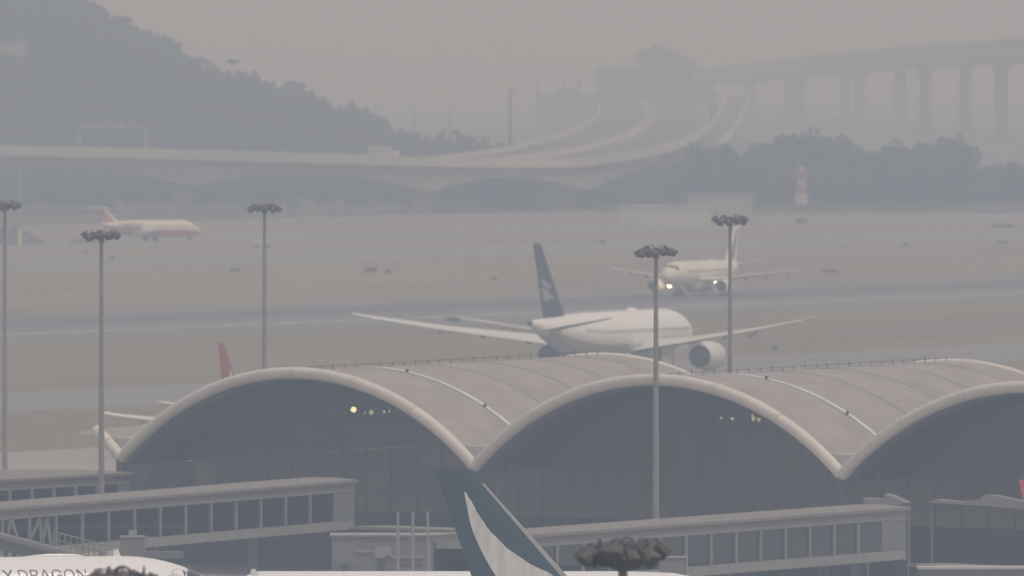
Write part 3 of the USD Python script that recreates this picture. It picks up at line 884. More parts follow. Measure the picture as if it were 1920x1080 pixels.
def lifting(stations, vertical=False, inc=0.0):
    """stations: (x of leading edge, chord, span position, height, thickness ratio)"""
    rings = []
    for x, c, y, z, tc in stations:
        a = AF[:, 0] * c
        b = AF[:, 1] * c * tc
        rings.append(np.stack([x - a, b + y, np.full(len(AF), z)], 1) if vertical else np.stack([x - a, np.full(len(AF), y), z + b - (a - .4 * c) * math.tan(math.radians(inc))], 1))
    return ring_loft(rings)


class Jet:
    def __init__(s, name, label, X, Y, yaw, p, cat='airliner', group=None):
        s.p = p
        s.t = thing(name, label, cat, (X, Y, 0.05), PI / 2 - yaw, group)

    def fus(s, x):
        """(radius, centre height) at x"""
        p = s.p
        d0 = p['nose'] - x
        d1 = x - (p['nose'] - p['len'])
        R, zc = p['R'], p['zc']
        if d0 < p['ln']:
            u = 1 - d0 / p['ln']
            r = R * max(0.0, 1 - u ** p.get('bl', 2.1)) ** .5
            return max(r, .02), zc - p.get('droop', .22) * R * u ** 2
        if d1 < p['lt']:
            u = 1 - d1 / p['lt']
            r = R * (1 - (1 - p.get('rend', .1)) * u ** 1.55)
            return r, zc + (R - r) * p.get('up', .62)
        return R, zc

    def fuselage(s, m, belly=None, split=-28):
        p = s.p
        xs = np.concatenate([p['nose'] - p['ln'] * (1 - np.cos(np.linspace(0.02, PI / 2, 16))), np.linspace(p['nose'] - p['ln'], p['nose'] - p['len'] + p['lt'], 8)[1:], (p['nose'] - p['len'] + p['lt']) - p['lt'] * np.linspace(0, 1, 14)[1:]])
        s.xs = xs
        n = 40
        ang = np.arange(n) * 2 * PI / n
        rings = []
        for x in xs:
            r, z = s.fus(x)
            rings.append([(x, r * math.cos(a), z + r * math.sin(a)) for a in ang])
        s.body = obj('fuselage', ring_loft(rings), m, s.t, smooth=50)

    def patch(s, name, x0, x1, a0, a1, m, parent=None, nx=10, na=6, proud=.02, label=None, skew=0.0):
        v = []
        for i in range(nx + 1):
            for j in range(na + 1):
                a = math.radians(a0 + (a1 - a0) * j / na)
                x = x0 + (x1 - x0) * i / nx + skew * j / na
                r, z = s.fus(x)
                v.append((x, (r + proud) * math.cos(a), z + (r + proud) * math.sin(a)))
        i, j = np.meshgrid(np.arange(nx), np.arange(na), indexing='ij')
        w = na + 1
        f = np.stack([i * w + j, i * w + j + 1, (i + 1) * w + j + 1, (i + 1) * w + j], -1).reshape(-1, 4)
        return obj(name, (np.array(v), f), m, parent or s.t, smooth=True, label=label)

    def windows(s, x0, x1, pitch=.85, w=.28, h=.42, dz=.35):
        for sgn in (1, -1):
            parts = []
            x = x0
            while x > x1:
                r, z = s.fus(x)
                if r > dz:
                    y = math.sqrt(r * r - dz * dz)
                    parts.append(box((x, sgn * (y + .004), z + dz), (w, .05, h)))
                x -= pitch
            q = obj('cabin_window_row', parts, 'window_dark', s.t, smooth=False)
            tag(q, kind='stuff')

    def cockpit(s, x0=None):
        p = s.p
        for a0, a1, dx in ((63, 88, 0), (92, 117, 0), (36, 60, -.5), (120, 144, -.5)):
            xa = p['nose'] - p['ln'] * .26 + dx
            s.patch('cockpit_window', xa, xa - p['ln'] * .13, a0 - 6 if a0 < 90 else a0, a1 if a0 < 90 else a1 + 6, 'cockpit_glass', nx=3, na=4)

    def wings(s, m, st, flaps=True, lights=None):
        for sgn in (1, -1):
            w = obj('wing', lifting([(x, c, sgn * y, z, tc) for x, c, y, z, tc in st], inc=s.p.get('inc', 2.5)), m, s.t, smooth=40)
            if flaps:
                ys = [q[2] for q in st]
                for fy in s.p.get('fair', (.35, .52, .68)):
                    y = ys[-1] * fy
                    xl = np.interp(y, ys, [q[0] for q in st]); c = np.interp(y, ys, [q[1] for q in st]); z = np.interp(y, ys, [q[3] for q in st])
                    obj('flap_fairing', tube([(xl - c * .55, sgn * y, z - .25), (xl - c * .8, sgn * y, z - .5), (xl - c * 1.06, sgn * y, z - .3)], [.06, .26, .05], 8), 'grey_paint', w)

    def engine(s, x, y, z, r, l, m, pylon_z, dark='dark_metal', core=True):
        for sgn in (1, -1):
            c = (x, sgn * y, z)
            prof = [(-.9 * r, .02), (-.9 * r, .80 * r), (-.15 * r, .86 * r), (0, .90 * r), (-.05 * r, .97 * r), (-.3 * l, 1.03 * r), (-.55 * l, 1.0 * r), (-l, .80 * r), (-l + .02, .77 * r), (-.72 * l, .80 * r), (-.72 * l, .02)]
            e = obj('engine_nacelle', xlathe(prof, c), m, s.t, smooth=40)
            obj('fan_face', xlathe([(-.88 * r, .02), (-.86 * r, .79 * r), (-.84 * r, .79 * r), (-.80 * r, .22 * r), (-.35 * r, .02)], c), dark, e)
            if core:
                obj('exhaust_nozzle', xlathe([(-.73 * l, .02), (-.735 * l, .79 * r), (-.75 * l, .62 * r), (-l * 1.08, .40 * r), (-l * 1.09, .36 * r), (-l * 1.05, .2 * r), (-l * 1.3, .02)], c), 'exhaust_metal', e)
            obj('pylon', lifting([(x - .3 * l, l * 1.1, sgn * y, z + .85 * r, .09), (x - .55 * l, l * 1.2, sgn * y, pylon_z, .09)], vertical=True), m, s.t)

    def fin(s, m, x0, c0, z0, x1, c1, z1, tc=.10):
        s.finp = (x0, c0, z0, x1, c1, z1, tc)
        s.fino = obj('tail_fin', lifting([(x0 + (z0 - (z0 - .8)) * 0, c0, 0, z0 - .8, tc), (x0, c0, 0, z0, tc), (x1, c1, 0, z1 - .25, tc), (x1 - .25, c1 - .3, 0, z1, tc * .5)], vertical=True), m, s.t, smooth=40)

    def on_fin(s, name, curve, m, sides=(1, -1), nz=18, nx=5, label=None, proud=.03):
        """strip on the fin between curve(v) = (chord fraction a, b) for v from 0 (root) to 1 (tip)"""
        x0, c0, z0, x1, c1, z1, tc = s.finp
        for sgn in sides:
            v = []
            for i in range(nz + 1):
                q = i / nz
                hv, a, b = curve(q)
                X, C, Z = x0 + (x1 - x0) * hv, c0 + (c1 - c0) * hv, z0 + (z1 - .25 - z0) * hv
                for j in range(nx + 1):
                    u = a + (b - a) * j / nx
                    th = np.interp(u, AF[:14, 0], AF[:14, 1]) * C * tc
                    v.append((X - u * C, sgn * (th + proud), Z))
            i, j = np.meshgrid(np.arange(nz), np.arange(nx), indexing='ij')
            w = nx + 1
            f = np.stack([i * w + j, i * w + j + 1, (i + 1) * w + j + 1, (i + 1) * w + j], -1).reshape(-1, 4)
            obj(name, (np.array(v), f), m, s.fino, smooth=True, label=label)

    def stab(s, m, st):
        for sgn in (1, -1):
            obj('tailplane', lifting([(x, c, sgn * y, z, tc) for x, c, y, z, tc in st]), m, s.t, smooth=40)

    def gear(s, name, x, y, ztop, r, n=2, bogie=0.0, w=.3, leg=.16, m='grey_paint'):
        for yy in ((y, -y) if y else (0,)):
            g = obj(name, [tube([(x, yy, r), (x, yy * .97, ztop)], [leg, leg * 1.2], 8), box((x, yy, r), (bogie + .3, n * w + .3, .16))], m, s.t)
            for bx in ((bogie / 2, -bogie / 2) if bogie else (0,)):
                for k in range(n):
                    wy = yy + (k - (n - 1) / 2) * (w + .45)
                    obj('wheel', tube([(x + bx, wy - w / 2, r), (x + bx, wy - w * .42, r), (x + bx, wy + w * .42, r), (x + bx, wy + w / 2, r)], [r * .85, r, r, r * .85], 16), 'tyre_rubber', g)


# --- the big white twin jet on the near taxiway (seen from behind)
P = dict(len=62.8, nose=26.5, R=2.9, zc=5.45, ln=7.6, lt=23, rend=.10, up=.72, inc=4.0)
P.update(len=61.8, nose=25.5, ln=9.2)
j = Jet('airliner', 'big white twin-engined jet with dark teal tail, seen from behind on the taxiway', 13.4, 2360.0, math.radians(18.0), P)
j.fuselage('white_paint')
j.windows(19, -22, 1.0, .26, .42, .45)
j.cockpit()
obj('belly_fairing', tube([(11, 0, 3.3), (8, 0, 3.05), (-3, 0, 3.0), (-8, 0, 3.4)], [.4, 2.35, 2.4, .4], 20), 'grey_paint', j.t)
j.patch('belly_paint', 16, -31, -158, -22, 'grey_paint', nx=40, na=12, proud=.012, label='grey shading painted on the lower fuselage')  # grey patch paints belly shade onto the white fuselage
obj('roof_aerial', xlathe([(0, .02), (-.8, .42), (-2.6, .5), (-4.2, .02)], (6.0, 0, 8.2), 16), 'white_paint', j.t)
st = [(9.5, 12.2, 0, 3.9, .11), (7.0, 10.6, 2.9, 4.0, .12), (0.9, 6.6, 10.2, 4.9, .11), (-7.0, 3.6, 20.5, 6.35, .10), (-11.6, 2.1, 27.2, 7.5, .10), (-14.3, 1.0, 29.9, 8.1, .10)]
j.wings('wing_grey', st)
j.engine(6.6, 9.75, 2.75, 1.78, 5.4, 'engine_grey', 4.6)
j.fin('dark_teal_paint', -22.6, 8.6, 7.9, -32.0, 3.0, 17.0)
r_ = random.Random(4)
for hv, a, b, dh in ((.47, .50, .80, .035), (.43, .35, .62, .03), (.36, .55, .85, .05), (.30, .40, .78, .045), (.26, .62, .9, .03), (.52, .62, .78, .03)):
    j.on_fin('pale_fleck', lambda q, hv=hv, a=a, b=b, dh=dh: (hv + dh * (q - .5) * 2, a + .12 * q + .05 * math.sin(9 * q), b + .10 * q - .06 * math.sin(7 * q)), 'dull_mark', nz=6, nx=3)
j.stab('grey_paint', [(-26.5, 6.2, 0.0, 6.4, .09), (-28.2, 5.2, 1.3, 6.55, .09), (-33.6, 1.9, 9.3, 7.9, .08), (-34.4, 1.1, 9.9, 8.0, .06)])
j.gear('main_gear', 0, 4.9, 4.2, .72, 2, 1.5, .55, .34, 'dark_metal')
j.gear('nose_gear', 21.2, 0, 3.3, .5, 2, 0, .3, .14)
obj('tail_cone_tip', xlathe([(0, .32), (-.5, .26), (-.8, .1)], (-36.2, 0, 7.35), 14), 'exhaust_metal', j.t)


def narrow_jet(name, label, X, Y, yaw, body, fin_m, engine_m, lights=False):
    P = dict(len=37.6, nose=17.7, R=1.99, zc=3.72, ln=5.4, lt=13.5, rend=.11, up=.7, fair=(.42, .6, .78))
    j = Jet(name, label, X, Y, yaw, P)
    j.fuselage(body)
    j.windows(12.5, -11, .55, .18, .26, .4)
    j.cockpit()
    st = [(7.4, 8.0, 0, 2.55, .12), (5.6, 6.4, 1.9, 2.62, .12), (2.2, 3.9, 6.4, 3.05, .11), (-3.2, 2.0, 15.6, 4.2, .11), (-4.4, 1.6, 17.1, 4.5, .11)]
    j.wings('wing_grey', st)
    j.engine(7.6, 5.75, 1.62, 1.12, 4.2, engine_m, 2.85)
    j.fin(fin_m, -11.4, 5.9, 5.6, -17.0, 1.9, 11.76)
    j.stab('wing_grey', [(-14.4, 4.0, 0, 4.85, .09), (-18.2, 1.4, 6.2, 5.9, .08)])
    j.gear('main_gear', 0, 3.8, 2.6, .58, 2, 0, .42, .14)
    j.gear('nose_gear', 12.64, 0, 2.0, .4, 2, 0, .22, .1)
    obj('belly_fairing', tube([(7.5, 0, 2.6), (5.5, 0, 2.2), (-2.5, 0, 2.2), (-5, 0, 2.6)], [.3, 1.6, 1.6, .3], 16), body, j.t)
    return j


# --- white jet with its lights on, on the runway (seen from the front)
j = narrow_jet('airliner', 'white single-aisle jet with two lights glowing, facing the camera on the runway', 30.4, 3079.0, math.radians(199.5), 'aged_white_paint', 'aged_white_paint', 'aged_white_paint')
j.on_fin('fin_stripe', lambda q: (.05 + .8 * q, .35, .62), 'dark_teal_paint', label='dark teal stripe on the pale fin')
for (lx, ly, lz), r in (((5.6, -3.35, 1.75), .30), ((4.6, 4.1, 2.25), .17)):
    obj('light_strut', tube([(lx, ly, lz), (lx - .3, ly, 2.75)], .06, 6), 'grey_paint', j.t)
    q = obj('landing_light', (lambda s_: (s_.vertices * r + np.array((lx + .45, ly, lz)), s_.faces))(trimesh.creation.icosphere(2)), 'landing_light', j.t)

# --- jet parked behind the left end of the terminal (only fin and left wing show)
j = narrow_jet('airliner', 'white jet with a dark red tail fin, mostly hidden behind the left roof vault', -23.4, 1931.0, math.radians(18.0), 'white_paint', 'dark_red_paint', 'white_paint')
j.on_fin('pale_brush_mark', lambda q: (.02 + .55 * q, .42 - .1 * q, .80 - .38 * q), 'pale_mark', label='white curved brush mark on the red fin')

# --- red and white business jet on the far side of the field
P = dict(len=25.0, nose=12.4, R=1.68, zc=2.5, ln=4.8, lt=8.6, rend=.14, up=.62, fair=(.5,), bl=1.7, droop=.45)
bp = ground_at(282, 452)
BY = math.radians(52)
j = Jet('business_jet', 'small red and white business jet with a high tail, far across the field', bp[0], bp[1], BY, P, 'business jet')
j.fuselage('aged_white_paint')
j.windows(7.5, -3.0, 1.1, .2, .28, .3)
j.cockpit()
for sgn in (0, 1):
    a0, a1 = ((-92, -14), (194, 272))[sgn]
    j.patch('red_belly', 12.1, -1.0, a0, a1, 'red_paint', nx=20, na=8, proud=.015, label='red lower nose and belly')
    j.patch('red_tail_panel', -5.5, -12.2, -90 if sgn == 0 else 180, 0 if sgn == 0 else 270, 'pale_red_paint', nx=8, na=6, proud=.015, label='red rear fuselage')
j.wings('wing_grey', [(2.5, 4.6, 0, 1.75, .11), (1.2, 3.6, 1.3, 1.8, .11), (-4.2, 1.2, 9.8, 2.45, .09)], flaps=False)
j.engine(-4.0, 2.15, 3.1, .68, 3.6, 'grey_paint', 3.0)
j.fin('pale_red_paint', -7.0, 5.0, 3.4, -11.2, 2.7, 6.6)
j.on_fin('white_leading_edge', lambda q: (q * .98, .02, .28), 'aged_white_paint', label='white front edge of the red fin')
j.stab('aged_white_paint', [(-11.0, 2.6, 0, 6.7, .10), (-12.9, 1.2, 3.4, 6.6, .08)])
j.gear('main_gear', 0, 1.6, 1.7, .42, 2, 0, .22, .1)
j.gear('nose_gear', 9.8, 0, 1.5, .3, 2, 0, .16, .08)

# --- wide-body whose teal tail fin stands at the bottom of the picture
FY = math.radians(72)
P = dict(len=63.0, nose=27.0, R=2.82, zc=4.9, ln=7.4, lt=22, rend=.1, up=.7)
hx, hy = math.sin(FY), math.cos(FY)
FD = 1138.0
# place so that the fin's tip leading edge falls at pixel (890, 889)
tipx, tipz = -33.3, 17.05
w0 = at(890, 889, FD)
jx, jy = w0[0] - tipx * hx, w0[1] - tipx * hy
j = Jet('wide_body_airliner', 'wide-body jet whose teal tail fin with a white brush mark rises at the bottom centre', jx, jy, FY, P)
j.fuselage('white_paint')
j.windows(19, -22, .9, .3, .4, .45)
j.cockpit()
j.wings('wing_grey', [(9.5, 11.5, 0, 3.4, .11), (7.4, 10.4, 2.8, 3.5, .12), (.8, 6.4, 9.6, 4.2, .11), (-12.6, 2.0, 28.8, 6.2, .09), (-14.0, 1.4, 30.0, 7.0, .08)])
j.engine(8.0, 9.4, 2.3, 1.5, 5.6, 'white_paint', 4.0)
j.fin('teal_paint', -25.05, 7.45, 8.05, -33.3, 2.42, 17.15, .085)
from scipy.interpolate import PchipInterpolator
bk = np.array([(.0, .0, .60), (.10, .0, .66), (.22, .05, .715), (.316, .16, .754), (.405, .326, .772), (.495, .44, .78), (.583, .507, .776), (.673, .545, .746), (.763, .548, .68), (.852, .535, .595), (.875, .545, .565)])
_ba, _bb = PchipInterpolator(bk[:, 0], bk[:, 1]), PchipInterpolator(bk[:, 0], bk[:, 2])


def brush(q):
    h = q * .875
    return h, float(_ba(h)) + .006 * math.sin(47 * q) + .004 * math.sin(113 * q), float(_bb(h))


j.on_fin('white_brush_mark', brush, 'brush_white', nz=90, nx=8, label='white brush stroke widening downwards on the teal fin')
j.on_fin('leading_edge_strip', lambda q: (.93 * q, -.004, .075), 'pale_metal', nz=8, nx=3, label='pale metal strip along the front edge of the fin')
j.stab('wing_grey', [(-27.5, 5.6, 0, 6.0, .09), (-34.0, 2.0, 9.7, 6.9, .08)])
j.gear('main_gear', 0, 5.3, 3.6, .7, 2, 1.9, .5, .22)
j.gear('nose_gear', 20.5, 0, 3.0, .5, 2, 0, .3, .14)

# --- white nose of the jet at the bottom left, with lettering
P = dict(len=63.0, nose=27.0, R=2.82, zc=4.88, ln=7.6, lt=22, rend=.1, up=.7)
DY = math.radians(72)
DD = 1295.0
nt = at(424, 1115, DD)
jx, jy = nt[0] - 27.0 * math.sin(DY), nt[1] - 27.0 * math.cos(DY)
j = Jet('wide_body_airliner', 'white jet nose with purple lettering cut by the bottom left edge', jx, jy, DY, P)
j.fuselage('white_paint')
j.windows(19, -22, .9, .3, .4, .30)
j.cockpit()
j.wings('wing_grey', [(9.5, 11.5, 0, 3.4, .11), (7.4, 10.4, 2.8, 3.5, .12), (.8, 6.4, 9.6, 4.2, .11), (-12.6, 2.0, 28.8, 6.2, .09), (-14.0, 1.4, 30.0, 7.0, .08)])
j.engine(8.0, 9.4, 2.3, 1.5, 5.6, 'white_paint', 4.0)
j.fin('dark_red_paint', -25.05, 7.45, 8.05, -33.3, 2.42, 17.0)
j.stab('wing_grey', [(-27.5, 5.6, 0, 6.0, .09), (-34.0, 2.0, 9.7, 6.9, .08)])
j.gear('main_gear', 0, 5.3, 3.6, .7, 2, 1.9, .5, .22)
j.gear('nose_gear', 20.5, 0, 3.0, .5, 2, 0, .3, .14)
obj('roof_aerial', xlathe([(0, .02), (-.8, .16), (-2.6, .18), (-4.2, .02)], (17.0, 0, 7.72), 12), 'white_paint', j.t)
obj('blade_aerial', lifting([(19.6, .6, 0, 7.6, .12), (19.4, .3, 0, 8.15, .12)], vertical=True), 'white_paint', j.t)


def letter_on(jet, mesh, x_left, ang_base, name, m, side=-1):
    """flat lettering wrapped on the right side of the fuselage: reads from tail to nose"""
    v = np.array(mesh.vertices, float)
    R = jet.p['R']
    a = math.radians(ang_base) + v[:, 1] / R            # angle above the horizontal
    r = R + .012 + v[:, 2]
    out = np.stack([x_left + v[:, 0], side * r * np.cos(a), jet.p['zc'] + r * np.sin(a)], 1)
    obj(name, (out, np.array(mesh.faces)), m, jet.body, smooth=False)


s_px = FPX / DD * math.sin(DY)
x_of = lambda px: 27.0 - (424 - px) / s_px
tm = meshkit.text_mesh('DRAGON', .86, .012)
w_ = tm.vertices[:, 0].max()
tgt = (146 - 17) / s_px
tm.vertices[:, 0] *= tgt / w_
letter_on(j, tm, x_of(17), 27.5, 'lettering', 'purple_letter')
tm = meshkit.text_mesh('CATHAY', .86, .012)
tm.vertices[:, 0] *= tgt / w_
letter_on(j, tm, x_of(10) - tm.vertices[:, 0].max(), 27.5, 'lettering', 'dark_teal_paint')
# the four-stroke-and-more characters that follow, drawn as strokes
GL = {'first': [(0, 0, 0, 1), (0, 1, 1, 1), (1, 0, 1, 1), (0, 0, 1, 0), (.2, .72, .8, .72), (.2, .55, .45, .55), (.2, .35, .45, .35), (.2, .35, .2, .55), (.45, .35, .45, .55), (.18, .2, .55, .22), (.62, .85, .66, .35), (.66, .35, .85, .18), (.82, .5, .62, .2), (.72, .86, .8, .8)],
      'second': [(.1, .9, .9, .9), (.15, .76, .85, .76), (.05, .62, .95, .62), (.5, 1, .42, .7), (.42, .7, .02, .38), (.58, .7, .98, .38), (.5, .5, .5, 0), (.5, 0, .4, .06), (.28, .4, .36, .3), (.72, .42, .62, .3), (.46, .24, .2, .06), (.54, .24, .82, .06)],
      'third': [(.08, .92, .18, .82), (.04, .62, .14, .54), (.04, .05, .2, .4), (.3, .8, .95, .8), (.25, .58, 1, .58), (.48, .98, .48, .58), (.76, .98, .76, .58), (.42, .5, .22, .3), (.7, .56, 1, .32), (.4, .4, .8, .4), (.8, .4, .8, .22), (.4, .22, .8, .22), (.4, .4, .4, .02), (.4, .02, .95, .02), (.95, .02, .95, .14)]}
for gx, key in ((163, 'first'), (187, 'second'), (211, 'third')):
    parts = []
    k_ = .80
    for x0, y0, x1, y1 in GL[key]:
        n_ = 5
        dx, dy = x1 - x0, y1 - y0
        ll = math.hypot(dx, dy)
        ox, oy = -dy / ll * .045, dx / ll * .045
        v = []
        for q in range(n_):
            u = q / (n_ - 1)
            v += [((x0 + dx * u + ox) * k_, (y0 + dy * u + oy) * .86, .012), ((x0 + dx * u - ox) * k_, (y0 + dy * u - oy) * .86, .012)]
        f = [[2 * q, 2 * q + 1, 2 * q + 3, 2 * q + 2] for q in range(n_ - 1)]
        parts.append((np.array(v), np.array(f)))
    v, f = join(*parts)
    letter_on(j, trimesh.Trimesh(v, f, process=False), x_of(gx), 27.5, 'character', 'purple_letter')
ring_ = np.array([(1.6 * .35 * math.cos(a), 1.6 * .28 * math.sin(a), .012) for a in np.linspace(0, 2 * PI, 20)])
v, f = ring_loft(np.stack([ring_, ring_ * (.8, .8, 1)], 1), cap=False, closed=False)
letter_on(j, trimesh.Trimesh(v, f, process=False), x_of(318), 36.0, 'round_mark', 'grey_paint')

# ------------------------------------------------------------------ the terminal with its vaulted roof
AX = np.array([math.sin(math.radians(18)), math.cos(math.radians(18)), 0])
V1 = at(890, 872, 1500.0)
ZV = float(V1[2])
F = np.array([28.2, -29.5, 0])
H_, LEN, REC = 7.05, 80.0, 17.5
HALF = 0.5


def arc(u):
    """height above the valley across one bay, u from 0 to 1"""
    R = (HALF ** 2 * 36 ** 2 + H_ ** 2) / (2 * H_)
    x = (np.asarray(u) - .5) * 36
    return np.sqrt(R * R - x * x) - (R - H_)


def roof_pt(bay, u, back=0.0, dz=0.0):
    p = V1 + F * (bay - 2 + u) + AX * back
    return np.array([p[0], p[1], ZV + float(arc(u)) + dz])


term = thing('terminal', 'airport terminal with a row of pale barrel vault roofs over dark glass', 'terminal', (0, 0, 0))
BAYS = [(0, .925, 1.0), (1, 0, 1.0), (2, 0, 1.0), (3, 0, 1.0)]
for bay, u0, u1 in BAYS:
    us = np.linspace(u0, u1, max(5, int(40 * (u1 - u0)) + 1))
    bk_ = np.linspace(0.0, LEN, 9)
    top = np.array([[roof_pt(bay, u, b, 0) for u in us] for b in bk_])
    bot = top - np.array([0, 0, .55])
    rv = obj('roof_vault', slab(top, bot), 'roof_sheet', term, smooth=30)
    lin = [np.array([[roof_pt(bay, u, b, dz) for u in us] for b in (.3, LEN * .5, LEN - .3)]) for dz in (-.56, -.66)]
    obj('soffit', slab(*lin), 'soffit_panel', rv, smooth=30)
    # raised panel joints across the vault
    def ribbon(b0, b1, z0, z1):
        return slab(*[np.array([[roof_pt(bay, u, b, z) for u in us] for b in (b0, b1)]) for z in (z1, z0)])
    for b in np.arange(32.0, LEN, 13.0):
        obj('roof_seam', ribbon(b, b + .35, .004, .03), 'roof_rib', rv)
    # pale flat walkway where the glass wall meets the roof, with small dark vents beside it
    obj('roof_walkway', ribbon(REC - .4, REC + .4, .004, .10), 'walkway_white', rv)
    # soffit strips coloured lighter to imitate light falling in under the front edge
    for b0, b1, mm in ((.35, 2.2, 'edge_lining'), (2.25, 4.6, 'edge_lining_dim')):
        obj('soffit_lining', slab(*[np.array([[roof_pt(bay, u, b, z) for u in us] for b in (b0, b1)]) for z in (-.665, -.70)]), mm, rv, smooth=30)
    if u0 == 0:
        for u in (.62, .84):
            obj('roof_vent', box(roof_pt(bay, u, REC - .4, .2), (.2, .2, .22), .3), 'dark_metal', rv)
        # ridge rail: dark posts and a cable
        rb = np.arange(3.0, LEN, 3.0)
        obj('ridge_rail', tube([roof_pt(bay, .5, b, .30) for b in rb], .022, 5), 'dark_metal', rv)
        for b in rb:
            obj('rail_post', box(roof_pt(bay, .5, b, .18), (.06, .06, .34 + .3 * (int(b) % 7 == 2))), 'dark_metal', rv)
    # rounded edge of the vault, in segments with open joints
    ns = 6 if u0 == 0 else 2
    for k in range(ns):
        a, b = u0 + (u1 - u0) * k / ns, u0 + (u1 - u0) * (k + 1) / ns
        g = .0006
        uu = np.linspace(a + (g if k else 0), b - (g if k < ns - 1 else 0), 7)
        pts_ = np.array([roof_pt(bay, u, 0, -.12) for u in uu])
        obj('roof_edge', tube(pts_, .47, 14), 'fascia_paint', rv, smooth=60)
    # far edge
    obj('roof_edge', tube([roof_pt(bay, u, LEN, -.2) for u in us], .4, 8), 'fascia_paint', rv, smooth=60)
for k in (0, 1, 2):
    # gutter pan and forked steel prop under each valley
    p0 = roof_pt(k, 1.0, -.2, .1)
    pan = [roof_pt(k, .955, .7, .06), roof_pt(k, .955, LEN - 1, .06), roof_pt(k + 1, .045, LEN - 1, .06), roof_pt(k + 1, .045, .7, .06)]
    obj('valley_gutter', quad(*pan), 'gutter_sheet', term, smooth=False)
    obj('valley_end_plate', (np.array([pan[0] + (0, 0, .02), pan[3] + (0, 0, .02), roof_pt(k, 1.0, .4, -.1)]), np.array([[0, 2, 1]])), 'gutter_sheet', term, smooth=False)
    q = roof_pt(k, 1.0, 4.0, -.6)
    for s_ in (-1, 1):
        obj('forked_prop', tube([q + AX * 0 + np.array([0, 0, -3.0]), q + F / np.linalg.norm(F) * s_ * 2.6 + np.array([0, 0, .7])], .22, 8), 'mullion', term)
    obj('column', tube([(q[0], q[1], 0), (q[0], q[1], q[2] - 2.9)], .45, 12), 'mullion', term)
# glass gable walls, set back under the vaults, pane by pane
FN = F / np.linalg.norm(F)
FL = float(np.linalg.norm(F))
NC, NR = 14, 6
for bay in (1, 2, 3):
    base = V1 + F * (bay - 2) + AX * REC
    us = np.linspace(0, 1, 61)
    shape = sg.Polygon([(0, 2.0)] + [(FL * u, ZV + float(arc(u)) - .70) for u in us] + [(FL, 2.0)])
    zs = np.linspace(4.6, ZV + H_ - .5, NR + 1)
    gw = obj('glass_wall_base', box(tuple(base + F / 2 + np.array([0, 0, 2.3 - base[2]])), (FL - .1, .3, 4.5), math.atan2(F[1], F[0])), 'interior_dark', term)
    for c in range(NC):
        for r in range(NR):
            cell = sg.box(FL * c / NC + .06, zs[r] + .06, FL * (c + 1) / NC - .06, zs[r + 1] - .06).intersection(shape)
            if cell.is_empty or cell.area < .3 or cell.geom_type != 'Polygon':
                continue
            co = np.array(cell.exterior.coords)[:-1]
            tri = trimesh.creation.triangulate_polygon(cell, engine='earcut')
            v = np.array([base + FN * x + np.array([0, 0, z - base[2]]) for x, z in tri[0]])
            obj('glass_pane', (v, tri[1]), 'tinted_glass', gw, smooth=False)
    for c in range(NC + 1):
        x = min(max(FL * c / NC, .15), FL - .15)
        zt = ZV + float(arc(x / FL)) - .68
        p = base + FN * x
        obj('mullion', box((p[0], p[1], (zt + 4.6) / 2), (.10, .22, zt - 4.6), math.atan2(F[1], F[0])), 'mullion', gw)
    for r in range(1, NR):
        line = sg.LineString([(0, zs[r]), (FL, zs[r])]).intersection(shape)
        a, b = line.bounds[0], line.bounds[2]
        p = base + FN * (a + b) / 2
        obj('transom', box((p[0], p[1], zs[r]), (b - a, .16, .09), math.atan2(F[1], F[0])), 'mullion', gw)
    # dark floor slab and rear wall of the hall
    pf = [base + AX * .4, base + F + AX * .4, base + F + AX * (LEN - REC - 6), base + AX * (LEN - REC - 6)]
    fl_ = np.array([[p[0], p[1], 4.45] for p in pf])
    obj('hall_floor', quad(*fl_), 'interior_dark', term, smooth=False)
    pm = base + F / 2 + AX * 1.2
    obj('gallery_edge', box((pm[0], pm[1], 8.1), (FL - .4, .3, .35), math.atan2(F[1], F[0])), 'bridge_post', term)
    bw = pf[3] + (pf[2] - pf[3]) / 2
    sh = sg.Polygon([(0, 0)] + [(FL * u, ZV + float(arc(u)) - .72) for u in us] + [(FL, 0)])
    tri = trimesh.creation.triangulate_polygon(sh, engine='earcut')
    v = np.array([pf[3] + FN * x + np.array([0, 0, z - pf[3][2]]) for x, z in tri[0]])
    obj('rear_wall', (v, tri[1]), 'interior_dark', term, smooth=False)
# low dark wall running on to the left under the cut-off vault
_a, _b = V1 - F + AX * REC - F * .22, V1 - F + AX * REC
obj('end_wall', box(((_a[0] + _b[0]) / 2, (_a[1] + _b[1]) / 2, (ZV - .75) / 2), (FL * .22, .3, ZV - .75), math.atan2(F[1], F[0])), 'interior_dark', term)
# side wall closing the left end
p0, p1 = V1 - F + AX * REC, V1 - F + AX * (LEN - 6)
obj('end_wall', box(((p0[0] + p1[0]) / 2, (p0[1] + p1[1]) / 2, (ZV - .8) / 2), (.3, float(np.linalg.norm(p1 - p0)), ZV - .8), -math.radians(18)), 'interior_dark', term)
# hall lamps glowing behind the glass
for px, py, m, r in ((663, 768, 'interior_light', .24), (686, 774, 'interior_light_dim', .17), (696, 773, 'interior_light_dim', .20), (720, 772, 'interior_light_dim', .13), (732, 771, 'interior_light_dim', .14),
                     (1352, 784, 'interior_light_dim', .10), (1373, 785, 'interior_light_dim', .14), (1408, 778, 'interior_light_dim', .16), (1412, 785, 'interior_light_dim', .2), (1423, 787, 'interior_light_dim', .15)):
    # distance of the glass at this pixel, then 2.5 m behind it
    dpx = (px - 960) / FPX
    b0 = V1 + AX * (REC + 2.5)
    nn = np.array([-F[1], F[0]])
    D = float(nn @ b0[:2] / (nn @ np.array([dpx, 1.0])))
    p = at(px, py, D)
    sph = trimesh.creation.icosphere(1, r)
    obj('hall_lamp', (np.array(sph.vertices) + p, np.array(sph.faces)), m, term)

